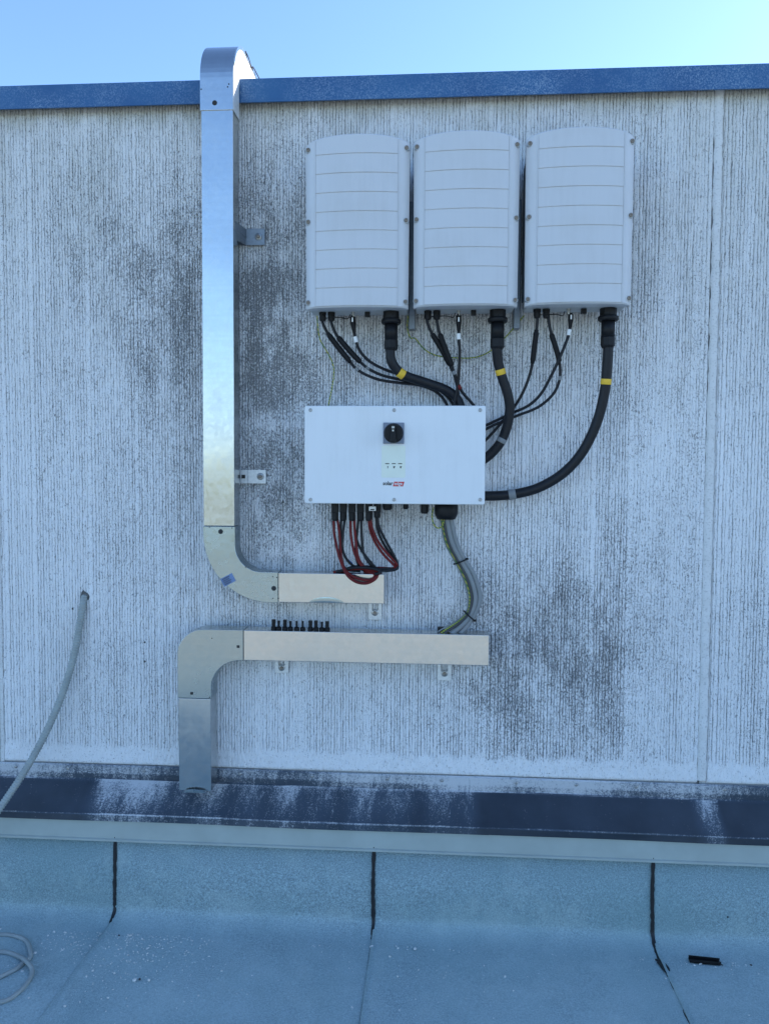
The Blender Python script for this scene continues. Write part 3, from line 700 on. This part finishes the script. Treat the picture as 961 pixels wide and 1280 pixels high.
def bracket_down(parent, px0, px1, py0, py1, zt_, screw, name='bracket'):
    a, b = at(px0, py0, -.008), at(px1, py1, -.008)
    g = part(name, MB().prism([(a.x+.003, b.z), (b.x-.003, b.z), (b.x, b.z+.003), (b.x, zt_+.012), (b.x-.010, zt_+.012), (b.x-.012, (a.z+b.z)/2+.008), (a.x+.012, (a.z+b.z)/2+.008), (a.x+.010, zt_+.012), (a.x, zt_+.012), (a.x, b.z+.003)], -.0095, -.0055), M['zinc'], parent, .0006)
    part('bracket_arm', MB().box(a.x+.004, b.x-.004, YK-.004, -.0035, zt_-.004, zt_-.0005), M['zinc'], g)
    sx = at(screw[0], screw[1], -.01)
    part('washer', MB().lathe((sx.x, -.009, sx.z), (0, -1, 0), [(.0105, 0), (.0105, .002), (.006, .0022)], 16), M['steel'], g)
    part('screw', MB().lathe((sx.x, -.011, sx.z), (0, -1, 0), [(.006, 0), (.006, .004), (.004, .006)], 8, False), M['rust'], g)
bracket_down(duct, 460.5, 477, 757, 775, zh0, (468.5, 766))

# lower duct
hx0, hx1 = at(304, 810, YF).x, at(611, 815, YF).x
a, b = at(457, 791, YF), at(457, 829, YF)
lz1, lz0 = a.z, b.z
a, b = at(223, 930, YF), at(264, 930, YF); vx0, vx1 = a.x, b.x
ld = thing('cable_duct', ((vx0+vx1)/2, -.08, at(244, 990, YF).z), 'low galvanised cable duct bending down to the dark flashing ledge', 'cable duct')
lrun = part('horizontal_run', MB().box(hx0+.001, hx1, YF, YK, lz0, lz1), M['galv'], ld, .0018)
zv = at(244, 873, YF).z; rro = .085; rri = .092
o_ = [(vx0-.001, zv)] + [(x, z) for x, z in arc(vx0-.001+rro, lz1+.001-rro, rro, 180, 90)] + [(hx0, lz1+.001)]
i_ = [(vx1+.001, zv)] + [(x, z) for x, z in arc(vx1+.001+rri, lz0-.001-rri, rri, 180, 90)] + [(hx0, lz0-.001)]
eb = sweep2('bend', o_, i_, YF-.002, YK, M['galv_dull'], ld)
zvb = at(244, 989, YF).z
vr = part('downpipe', MB().box(vx0+.001, vx1-.001, YF, YK, zvb, zv-.001), M['galv'], ld, .002)
part('end_flap', MB().prism([(vx0+.012, zvb-.001)]+[((vx0+vx1)/2+.034*math.cos(R(q_)), zvb-.001+.010*math.sin(R(q_))) for q_ in range(170, 0, -20)]+[(vx1-.012, zvb-.001)], YF-.012, YF-.010), M['galv_dull'], vr)
for px, py in ((297.5, 808), (239.5, 866.5)):
    q = at(px, py, YF-.002); part('slot_hole', MB().box(q.x-.004, q.x+.005, YF-.0030, YF-.001, q.z-.005, q.z+.003), M['dark'], eb)
for px, py in ((265, 798), (262, 872)):
    q = at(px, py, YF-.002); part('rivet', MB().lathe((q.x, YF-.001, q.z), (0, -1, 0), [(.0018, 0), (.0018, .0018)], 8), M['dark'], eb)
bracket_down(ld, 343.5, 360.5, 828, 841.5, lz0, (352, 835))
bracket_down(ld, 546.5, 564, 833, 851, lz0, (555.5, 842))

# row of black plugs standing on the lower duct
YP = -.080
for k, (px, wd, pt) in enumerate(((342, 5, 774.5), (348.3, 3, 776), (356, 4.5, 775), (363, 3, 776.5), (370.8, 2.6, 776.5), (378.3, 2.6, 776.5), (388, 5, 776), (395, 4.6, 776), (402.3, 3, 777.5), (409, 4.8, 777))):
    p = at(px, pt, YP); r = wd*.00124; h = p.z-lz1
    single('plug', MB().lathe((p.x, YP, lz1+.0002), (0, 0, 1), [(.0088, 0), (.0088, .006), (r, .009), (r, h*.75), (r*1.1, h*.76), (r*1.05, h)], 12, False), M['black'], (p.x, YP, lz1),
           ('stout' if wd > 4 else 'thin') + ' black plug standing in the row on the low duct', 'plug', 'plugs on the low duct')

# ------------------------------------------------------------------ cables
def cable(pts, r, mat, name, label, cat='cable', group=None, seg=10, n=8):
    P = path(pts, n); t = thing(name, P[0], label, cat, group)
    part('sheath', MB().tube(P, r, seg), mat, t); t['_n'] = 0
    del t['_n']; return t, P
def along(P, px, py):
    """index of the path point that stands closest to a photo spot"""
    best = 0; bd = 1e9
    for i, p in enumerate(P):
        v = p-CAM; d = v.dot(fw); x = CX+F*v.dot(rt)/d; y = CY-F*v.dot(up)/d
        e = (x-px)**2+(y-py)**2
        if e < bd: bd = e; best = i
    return best
def band(t, P, px, py, length, r, mat, name, seg=14):
    i = along(P, px, py); i = min(max(i, 1), len(P)-2); d = (P[i+1]-P[i-1]).normalized(); c = P[i]
    return part(name, MB().lathe(c-d*length/2, d, [(r*.97, 0), (r, .001), (r, length-.001), (r*.97, length)], seg), mat, t)
G3 = 'thick black power cables'
yg = -.10
c1, P1 = cable([(487.5, 428, yg), (487.8, 438, yg), (489.5, 452, yg), (498, 464, -.09), (509, 470.5, -.08), (535, 479, -.06), (557, 487, -.05), (570, 497, -.045), (576, 512, -.045), (577, 540, -.045)], .0150, M['rubber'], 'power_cable',
               'thick black cable with yellow tape, curving from first inverter behind the white box top', 'cable', G3, 14)
band(c1, P1, 501.5, 467, .020, .0158, M['yellow'], 'tape_band')
c2, P2 = cable([(620.5, 426, yg), (620.8, 436, yg), (622, 450, -.09), (627, 470, -.08), (634.5, 493, -.07), (637, 512, -.06), (633, 535, -.05), (624, 555, -.045), (609, 571, -.04), (590, 582, -.04), (575, 588, -.04)], .0150, M['rubber'], 'power_cable',
               'thick black cable with yellow tape, dropping from middle inverter to the white box side', 'cable', G3, 14)
band(c2, P2, 625.5, 466, .017, .0158, M['yellow'], 'tape_band')
band(c2, P2, 628, 551, .014, .0160, M['greycable'], 'cable_marker')
c3, P3 = cable([(760.5, 424, yg), (760, 436, yg), (758.5, 462, -.095), (755, 493, -.085), (745, 530, -.075), (727, 566, -.065), (703, 592, -.055), (672, 610, -.05), (640, 618, -.045), (612, 620, -.04), (590, 619, -.04), (570, 617, -.04)], .0155, M['rubber'], 'power_cable',
               'thick black cable with yellow tape, sweeping in a wide arc to the white box', 'cable', G3, 14)
band(c3, P3, 757, 475, .017, .0163, M['yellow'], 'tape_band')
band(c3, P3, 640, 619, .022, .0165, M['greycable'], 'cable_marker')

def thin(pts, label, sleeve=None, tag_=None, gap=None, r=.0046, boot=None, redtag=None):
    t, P = cable(pts, r, M['rubber'], 'control_cable', label, 'cable', 'thin black control cables', 8)
    if sleeve:
        i, j = along(P, *sleeve[0]), along(P, *sleeve[1])
        if i > j: i, j = j, i
        if j-i < 2: j = i+2
        part('shrink_sleeve', MB().tube(P[i:j+1], lambda u: .0086 if .06 < u < .94 else .0066, 10), M['shrink'], t)
    if gap: band(t, P, gap[0], gap[1], .012, r*1.08, M['greycable'], 'grey_core', 8)
    if tag_: band(t, P, tag_[0], tag_[1], .018, r*1.45, M['white'], 'white_tag', 10)
    if redtag: band(t, P, redtag[0], redtag[1], .014, r*1.45, M['red'], 'red_tag', 10)
    if boot:
        i, j = along(P, *boot[0]), along(P, *boot[1])
        if j-i < 2: j = i+2
        bo = part('connector_boot', MB().tube(P[i:j+1], lambda u: .0085 if u < .45 else .0085-.004*(u-.45)/.55, 10), M['shrink'], t)
        q = P[i+max(1, (j-i)//4)]; part('boot_mark', MB().box(q.x-.002, q.x+.002, q.y-.0100, q.y-.0078, q.z-.007, q.z+.006), M['white'], bo)
yt = -.10
thin([(402, 397, yt), (403.5, 404, yt), (409.5, 416, -.095), (422, 433, -.088), (435, 449, -.08), (448, 463, -.07), (472, 474, -.055), (500, 478.5, -.045), (527, 482, -.035), (548, 492, -.03), (560, 510, -.03), (563, 530, -.03)],
     'thin black sleeved cable from the gland nearest the duct, first inverter', ((410, 417), (437, 452)), None, (447, 462))
thin([(413, 397, yt), (415, 406, yt), (421, 419, -.095), (435, 436, -.088), (449, 451, -.08), (461, 461, -.068), (478, 469, -.055), (503, 475, -.045), (532, 481, -.035), (555, 492, -.028), (568, 510, -.028), (570, 530, -.028)],
     'thin black sleeved cable from second gland of the inverter nearest the duct', ((422, 420), (450, 452)), None, (459, 460))
thin([(440.5, 394, yt), (441, 402, yt), (442, 412, -.098), (444.5, 424, -.095), (449, 437, -.088), (460, 450, -.078), (477, 460, -.065), (496, 467, -.052), (520, 474, -.036), (548, 484, -.028), (570, 500, -.024), (580, 530, -.024)],
     'thin black cable with a white tag, dropping from first inverter into the cable group', None, (444, 424), None, boot=((440.5, 396), (442.5, 416)))
thin([(533, 394, yt), (534.5, 404, yt), (539, 415, -.095), (551, 435, -.085), (562, 456, -.075), (568, 470, -.065), (572, 487, -.055), (573, 510, -.05), (574, 530, -.05)],
     'thin black sleeved cable from the first small gland of the middle inverter', ((541, 418), (562, 456)), None, (566, 466))
thin([(545, 393, yt), (546.5, 404, yt), (549.5, 417, -.097), (557, 437, -.092), (564.5, 457, -.083), (569, 470, -.075), (573, 482, -.065), (580, 493, -.055), (593, 508, -.05), (602, 525, -.05)],
     'thin black sleeved cable of the middle inverter that branches past a red tag', ((549, 418), (564, 456)), None, (567, 465), redtag=(574, 483))
thin([(573, 392, yt), (573.2, 402, yt), (573.2, 412, -.098), (573.3, 422, -.097), (574.5, 440, -.09), (573.5, 465, -.08), (571.5, 485, -.065), (568, 505, -.06), (567, 530, -.06)],
     'thin black cable with a white tag, hanging straight from the middle inverter', None, (573.3, 420), None, boot=((573, 394), (573.2, 414)))
thin([(672, 392, yt), (671.5, 400, yt), (670.5, 412, -.097), (668, 432, -.09), (665.5, 452, -.082), (662, 468, -.074), (654.5, 488, -.064), (643, 508, -.048), (625, 530, -.03), (606, 551, -.025), (590, 565, -.025)],
     'thin black sleeved cable dropping nearly straight from the arc-cable inverter', ((670.5, 413), (665.5, 454)))
thin([(685, 392, yt), (685.5, 400, yt), (689, 417, -.097), (695, 436, -.092), (699, 452, -.088), (700, 466, -.08), (698, 479, -.075), (690, 494, -.065), (672, 509, -.052), (645, 520, -.035), (620, 530, -.026), (606, 537, -.024), (590, 545, -.024)],
     'thin black sleeved cable with pale bare gap, bending back towards the white box', ((689, 418), (699, 452)), None, (699.5, 472))
thin([(713.2, 391, yt), (713, 400, yt), (712, 410, -.099), (709.5, 422, -.099), (702, 441, -.098), (690, 467, -.085), (676, 492, -.068), (660, 507, -.052), (638, 517, -.032), (615, 528, -.02), (606, 532, -.02), (590, 540, -.02)],
     'thin black cable with a white tag, crossing behind its neighbours to the white box', None, (711, 416), None, boot=((713.2, 393), (712, 410)))
# earth wires
def wire(pts, label, r=.0021):
    P = path(pts, 8); return single('earth_wire', MB().tube(P, r, 6), M['earth'], P[0], label, 'wire', 'green and yellow earth wires')
wire([(396.5, 393, -.05), (397, 404, -.035), (400, 424, -.025), (409, 440, -.02), (416, 455, -.018), (417, 470, -.018), (413.5, 492, -.018), (410, 509, -.018), (410, 520, -.018)], 'thin green earth wire hanging loose from first inverter into the white box')
wire([(510, 394, -.03), (509, 410, -.022), (513, 422, -.02), (519, 423, -.02), (530, 436, -.018), (545, 444, -.018), (568, 447, -.018), (590, 447, -.018), (607, 442, -.02), (622, 431, -.022), (640, 412, -.025), (655, 394, -.03)], 'thin green and yellow earth wire slung between the two inverter gaps')
# red and black string cables below the box
def dc(pts, mat, label, r=.0042):
    P = path(pts, 7)
    return single('string_cable', MB().tube(P, r, 8), mat, P[0], label, 'cable', 'red and black string cables')
ys = -.10; yl = -.118
RL, BL_ = 'red string cable looping from the box plugs onto the upper duct end', 'black string cable hanging from the box plugs to the upper duct end'
tt = zh1+.006
dc([(417, 648, ys), (417.5, 665, ys), (421, 685, -.112), (427, 705, yl), (434, 719, -.124), (445, 727.5, -.126), (457, 729.3, -.125), (466, 726, -.122), (471, 721, -.118), (470, 716, -.105), (455, 714, -.09)], M['red'], 'red string cable of the first plug pair, making the lowest loop over the duct face')
dc([(421.5, 648, ys), (424, 665, ys), (425.5, 685, -.105), (427, 700, -.11), (431, 712, -.118), (441, 720.5, -.123), (455, 725, -.124), (465, 724, -.12), (468, 718, -.11), (455, 714.5, -.085)], M['red'], 'red string cable of the first plug pair, looping just inside the lowest one')
dc([(426.5, 648, -.095), (425.5, 668, -.095), (424.8, 690, -.098), (427, 703, -.098), (434, 712, -.09), (450, 714, -.08)], M['rubber'], 'black string cable of the first plug pair, hanging straight down')
dc([(431, 648, -.095), (428.5, 668, -.098), (427.5, 683, -.10), (432, 697, -.10), (441, 707, -.095), (455, 713, -.085)], M['rubber'], 'black string cable of the first plug pair, with the blue tape at its foot')
dc([(438, 648, ys), (438.5, 668, ys), (442, 688, -.105), (448, 702, -.108), (456, 711, -.105), (466, 715, -.098)], M['red'], 'outer red string cable of the middle plug pair')
dc([(442.5, 648, ys), (443.5, 665, ys), (445.3, 682, -.103), (447.5, 696, -.105), (453, 706, -.10), (463, 713, -.09)], M['red'], 'inner red string cable of the middle plug pair')
dc([(448, 648, -.095), (446.5, 664, -.095), (444.8, 680, -.096), (445.5, 698, -.096), (450, 709, -.09), (460, 714, -.082)], M['rubber'], 'black string cable of the middle plug pair, hanging straight down')
dc([(451.3, 648, -.095), (452, 668, -.095), (454, 690, -.098), (460, 702, -.10), (468, 711, -.092)], M['rubber'], 'black string cable of the middle plug pair beside the last pair')
dc([(445.5, 674, -.092), (449, 683, -.094), (456, 694, -.098), (466, 706, -.098), (472, 713, -.09)], M['rubber'], 'black string cable crossing slantwise between middle and last plug pair')
dc([(460.5, 648, ys), (463, 664, ys), (470, 680, -.102), (480, 694, -.104), (490, 704, -.104), (494, 709, -.10), (489, 712, -.096), (478, 712.5, -.09), (468, 712, -.085)], M['red'], 'red string cable of the last plug pair, making the inner of two wide bends')
dc([(462.8, 648, -.103), (465.5, 662, -.104), (473, 678, -.106), (484, 692, -.107), (494, 703, -.106), (496, 708, -.10), (490, 710.5, -.092), (478, 710, -.085), (465, 710, -.08)], M['red'], 'red string cable of the last plug pair, making the outer of two wide bends')
dc([(470, 645, -.095), (472, 662, -.095), (478, 677, -.095), (488, 693, -.096), (496.5, 706, -.097), (494, 711.5, -.10), (482, 711, -.098), (468, 713, -.09)], M['rubber'], 'black string cable of the last plug pair, making the inner wide bend')
dc([(471.5, 645, -.098), (473.5, 658, -.098), (482, 676, -.099), (491, 692, -.10), (496.5, 704, -.10), (496, 711, -.103), (486, 713.5, -.104), (474, 713, -.10)], M['rubber'], 'black string cable of the last plug pair, making the outermost wide bend')
dc([(439.8, 705.5, -.092), (437.5, 703.5, -.093), (434.5, 700.5, -.096)], M['blue'], 'short blue tape on a string cable above the upper duct', .0049)
rr = random.Random(3)
for k in range(11):                            # the bunch lying on top of the duct
    y0 = -.058-.005*k+rr.uniform(-.002, .002); zz_ = 713.6-[0, 1.6, 3.0, 1.0, 2.4, .5, 3.4, 1.5, 2.6, .8, 2.0][k]
    dc([(417+rr.uniform(-1, 8), 715.2, y0), (428, 714.2-rr.uniform(0, 1.5), y0), (441, zz_-1.5, y0-.004), (455, zz_-2, y0-.006), (467, zz_-.5, y0-.004), (474, zz_+2, y0-.008), (475+rr.uniform(-3, 1), zz_+5, y0-.010), (468, zz_+6.5 if k > 6 else zz_+4, y0-.012)], M['red'] if k % 2 else M['rubber'],
       'dark cable in the bunch lying along the end of the upper duct')
# grey feed bundle
def feed(off, r, mat, label, dy=0, end=0):
    base = [(557.5, 644, 0), (559, 656, 0), (564, 678, 0), (574, 699, 0), (585, 718, 0), (592, 738, 0), (593, 752, 0), (588, 768, 0), (577, 781, 0), (565, 790.5, 0), (556, 797, 0)]
    sc = [1.0, 1.0, .95, .8, 1.0, 1.05, 1.0, .75, 1.0, 1.3, 1.4]
    nrm = [(1, 0), (1, .1), (.95, -.3), (.88, -.47), (.9, -.4), (1, -.1), (1, .1), (.9, .4), (.75, .65), (.75, .65), (.75, .65)]
    yy = [-.10, -.098, -.09, -.08, -.075, -.07, -.07, -.07, -.075, -.08, -.08]
    pts = [(b_[0]+off*s_*n_[0], b_[1]+off*s_*n_[1], y_+dy) for b_, s_, n_, y_ in zip(base, sc, nrm, yy)]
    P = path(pts, 7); return single('feed_cable', MB().tube(P, r, 10), mat, P[0], label, 'cable', 'bundled feed cables'), P
feed(-5.6, .0032, M['earth'], 'green and yellow cable at the edge of the bundle below the white box')
feed(-3.6, .0042, M['darkcable'], 'dark cable in the tied bundle below the white box', -.004)
_, PG = feed(0.6, .0080, M['greycable'], 'grey cable in the middle of the tied bundle below the white box')
feed(3.3, .0036, M['darkcable'], 'slim dark cable between the grey ones of the tied bundle', .002)
feed(6.0, .0082, M['greycable'], 'grey cable on the outer curve of the tied bundle below the white box', .004)
feed(-3.4, .0030, M['earth'], 'green and yellow cable buried in the middle of the tied bundle', .009)
feed(-8.0, .0026, M['greycable'], 'slim pale grey wire on the inner curve of the tied bundle', .004)
for (px, py, lb_) in ((576.5, 702, 'black cable tie round the bundle, midway below the white box'), (588.5, 770.5, 'black cable tie round the bundle, just above the low duct')):
    i = along(PG, px, py); d = (PG[i+1]-PG[i-1]).normalized(); s_ = d.cross(Vector((0, 1, 0))).normalized()
    ring = [PG[i] + s_*(.0225*math.cos(2*math.pi*k/28)*1.0) + Vector((0, 1, 0))*(.0135*math.sin(2*math.pi*k/28)) - s_*.002 + d*.003*math.cos(2*math.pi*k/28) for k in range(29)]
    single('cable_tie', MB().tube(ring, .0022, 6).box(ring[0].x-.004, ring[0].x+.004, ring[0].y-.006, ring[0].y+.002, ring[0].z-.003, ring[0].z+.003), M['black'], PG[i], lb_, 'cable tie')
P = path([(542, 634, ys), (540, 645, ys), (542, 655, ys), (547, 660, -.105), (553, 657, -.108), (555, 648, -.105)], 8)
single('earth_wire', MB().tube(P, .0022, 6), M['earth'], P[0], 'short green earth wire curled under the white box beside its big gland', 'wire', 'green and yellow earth wires')
P = path([(508, 637, ys), (510, 650, -.08), (516, 662, -.04), (530, 678, -.012), (552, 694, -.008)], 8)
single('thin_wire', MB().tube(P, .0009, 5), M['white'], P[0], 'hair-thin white wire trailing over the wall under the white box', 'wire')
p = at(551, 787.5, YP); single('plug', MB().box(p.x-.011, p.x+.010, YP+.004, YP+.024, lz1+.0004, lz1+.014), M['black'], (p.x, YP, lz1), 'flat black plug at the foot of the tied cable bundle', 'plug', None, .002)

# ------------------------------------------------------------------ corrugated hose
zr = zl1+.016
hp = [at(106, 745, .006), at(103.5, 758, -.012), at(99, 785, -.022), at(92, 822, -.03), at(80, 862, -.038), at(64, 902, -.052), at(45, 940, -.075), at(26, 972, -.11), at(3, 1006, -.16), at(-22, 1040, -.22), at(-52, 1085, -.32), at(-80, 1140, -.42)]
# then it lies in loops on the felt (floor positions in metres)
hp += [Vector(q) for q in ((-1.62, -.50, .16), (-1.655, -.56, .06), (-1.62, -.62, .016), (-1.50, -.62, .013), (-1.30, -.43, .013))]
def floor(px, py, h=.013):
    d = fw + rt*((px-CX)/F) - up*((py-CY)/F); return CAM + d*((h-CAM.z)/d.z)
cp = [Vector((-1.50, -.62, .008)), Vector((-1.30, -.50, .008)), floor(14, 1214), floor(29, 1204, .012), floor(37, 1196, .016), floor(38, 1188, .018), floor(33, 1176), floor(18, 1169.5), floor(0, 1168), floor(-40, 1172), floor(-75, 1192), floor(-78, 1225), floor(-40, 1245), floor(0, 1252), floor(22, 1241), floor(36, 1225, .014), floor(40, 1212, .02), floor(36, 1203, .026), floor(24, 1194, .018), floor(0, 1189, .014), floor(-40, 1195, .030), floor(-70, 1220, .034), floor(-60, 1250, .030), floor(-50, 1290, .014)]
hp = hp[:15]
P0 = spline(hp, 24)
L = [0]
for a, b in zip(P0[:-1], P0[1:]): L.append(L[-1]+(b-a).length)
ns = int(L[-1]/.0022); P = []
j = 0
for k in range(ns+1):
    s = L[-1]*k/ns
    while j < len(L)-2 and L[j+1] < s: j += 1
    P.append(P0[j].lerp(P0[j+1], (s-L[j])/max(1e-9, L[j+1]-L[j])))
hose = single('corrugated_hose', MB().tube(P, .0115, 8, ring=lambda i: 1.10 if (i//2) % 2 else .95), M['conduit'], P[0], 'grey corrugated hose coming out of the wall and hanging over the flashing', 'hose', fix=False)
Pc = spline([Vector((p_.x, p_.y, max(.0105, p_.z-.006))) for p_ in cp], 8)
single('cable_coil', MB().tube(Pc, .0066, 8), M['conduit'], Pc[0], 'loose coil of pale grey cable lying on the roof felt', 'cable')

# ------------------------------------------------------------------ loose bits on the felt
def stone(c, r, seed, flat=.6):
    rr = random.Random(seed); bm = bmesh.new(); bmesh.ops.create_icosphere(bm, subdivisions=1, radius=1)
    ax = rr.uniform(.7, 1.3); an = rr.uniform(0, 6.28); V = []
    for v in bm.verts:
        k = rr.uniform(.78, 1.12); x, y, z = v.co.x*ax*k*r, v.co.y*k*r/ax, v.co.z*k*r*flat
        V.append((c[0]+x*math.cos(an)-y*math.sin(an), c[1]+x*math.sin(an)+y*math.cos(an), c[2]+z))
    fs = [tuple(v.index for v in f.verts) for f in bm.faces]; bm.free(); return V, fs
peb = [(14, 1150, 4), (168, 1164, 4), (178, 1176, 3), (184, 1188, 3.4), (348, 1229, 3), (168.5, 1228, 5.2), (186, 1228, 4), (108, 1223, 3), (116, 1216, 3.4), (44, 1194, 4.5), (28, 1217, 4), (36, 1251, 4), (81, 1261, 4), (78, 1190, 3),
       (92, 1155, 3.6), (77, 1156, 3), (160, 1196, 2.6), (519, 1185, 4.5), (487, 1198, 3), (497, 1223, 3), (631, 1223, 3), (680, 1227, 2.6), (465, 1181, 5), (135, 1250, 3), (143, 1219, 3), (277, 1216, 3), (60, 1172, 3), (248, 1247, 2.6), (868, 1209, 3), (876, 1207, 2.6), (498, 1180, 3.2), (440, 1262, 3)]
for k, (px, py, s) in enumerate(peb):
    r = s*.00105*1.25; c = floor(px, py, .0); c.z = .003+r*.45
    if c.y > foot_y-.02: c.y = foot_y-.02
    V, fs = stone(c, r, k); single('pebble', MB().add(V, fs), M['pebble'], c, 'small pale stone lying loose on the roof felt', 'stone', 'loose pale stones')
for k, (px, py, s) in enumerate(((174.5, 1226.5, 3.6), (160, 1155, 2.6), (938, 1208, 3.2), (909, 1146, 0))):
    if not s: continue
    r = s*.00105*1.2; c = floor(px, py, 0); c.z = .003+r*.4
    if c.y > foot_y-.02: c.y = foot_y-.02
    V, fs = stone(c, r, 90+k); single('pebble', MB().add(V, fs), M['dpebble'], c, 'small dark lump lying loose on the roof felt', 'stone', 'loose dark lumps')
g = MB(); rr = random.Random(77)
for k in range(1000):
    if k < 600: px = rr.gauss(120, 85); py = 1165+abs(rr.gauss(0, 38))
    else: px = rr.uniform(-80, 1040); py = 1172+rr.uniform(0, 120)*rr.random()
    c = floor(px, py, 0); c.z = .0042
    if c.y > foot_y-.008: c.y = foot_y-.008-rr.random()*.02
    V, fs = stone(c, rr.choice((rr.uniform(.0008, .0018), rr.uniform(.0012, .0030))), 200+k, .7); g.add(V, fs)
go = put('grit', g.mesh('grit', (0, -.4, 0)), M['pebble'], None, (0, -.4, 0)); go['kind'] = 'stuff'; go['label'] = 'pale grit scattered over the roof felt'; go['category'] = 'grit'
# black scrap of plastic channel
a, b = floor(862, 1203, .006), floor(900, 1207, .006)
dx = (b-a).normalized(); dn = Vector((-dx.y, dx.x, 0)); m = MB(); ln = (b-a).length
for v0, v1, z0, z1 in ((0, .020, .004, .0065), (0, .003, .004, .013), (.017, .020, .004, .015)):
    pts = [a+dx*u+dn*v for u, v in ((0, v0), (ln*(.93 if z1 < .01 else 1.0), v0), (ln*(.90 if z1 < .01 else 1.04), v1), (0, v1))]
    m.add([(p.x, p.y, z0) for p in pts]+[(p.x, p.y, z1) for p in pts], [(3, 2, 1, 0), (4, 5, 6, 7), (0, 1, 5, 4), (1, 2, 6, 5), (2, 3, 7, 6), (3, 0, 4, 7)])
for u0, v0, u1, v1 in ((.92, .006, 1.10, .002), (.92, .010, 1.0, .008), (.92, .015, 1.06, .017)):
    m.tube([a+dx*ln*u0+dn*v0, a+dx*ln*(u0+u1)/2+dn*(v0+v1)/2+Vector((0, 0, .002)), a+dx*ln*u1+dn*v1-Vector((0, 0, .001))], .0014, 6)
single('plastic_scrap', m, M['black'], a, 'black scrap of plastic channel with a frayed end on the roof felt', 'scrap')
# bitumen drips beside the seam
for k, (px, py, s) in enumerate(((821, 1131, .006), (820.5, 1148, .0022), (819, 1157, .003), (909, 1146, .0022))):
    p = at(px, py, Yu-.002); rr = random.Random(k); pts = [(p.x+s*(.5+rr.random()*.7)*math.cos(q*.785), p.z+s*1.5*(.4+rr.random())*math.sin(q*.785)) for q in range(8)]
    part('bitumen_drip', MB().prism(pts, Yu-.007, Yu-.001), M['tar'], roof)
# old drill holes and scars on the wall
for px, py, s in ((181, 803, .003), (181, 827, .0036), (354, 627, .005), (91, 761, .0035), (106, 746, .017)):
    p = at(px, py, 0); rr = random.Random(px); pts = [(p.x+s*(.7+rr.random()*.5)*math.cos(q*.628), p.z+s*(.8+rr.random()*.7)*math.sin(q*.628)) for q in range(10)]
    part('drill_hole', MB().prism(pts, -.0012, .006), M['crack'], wall)
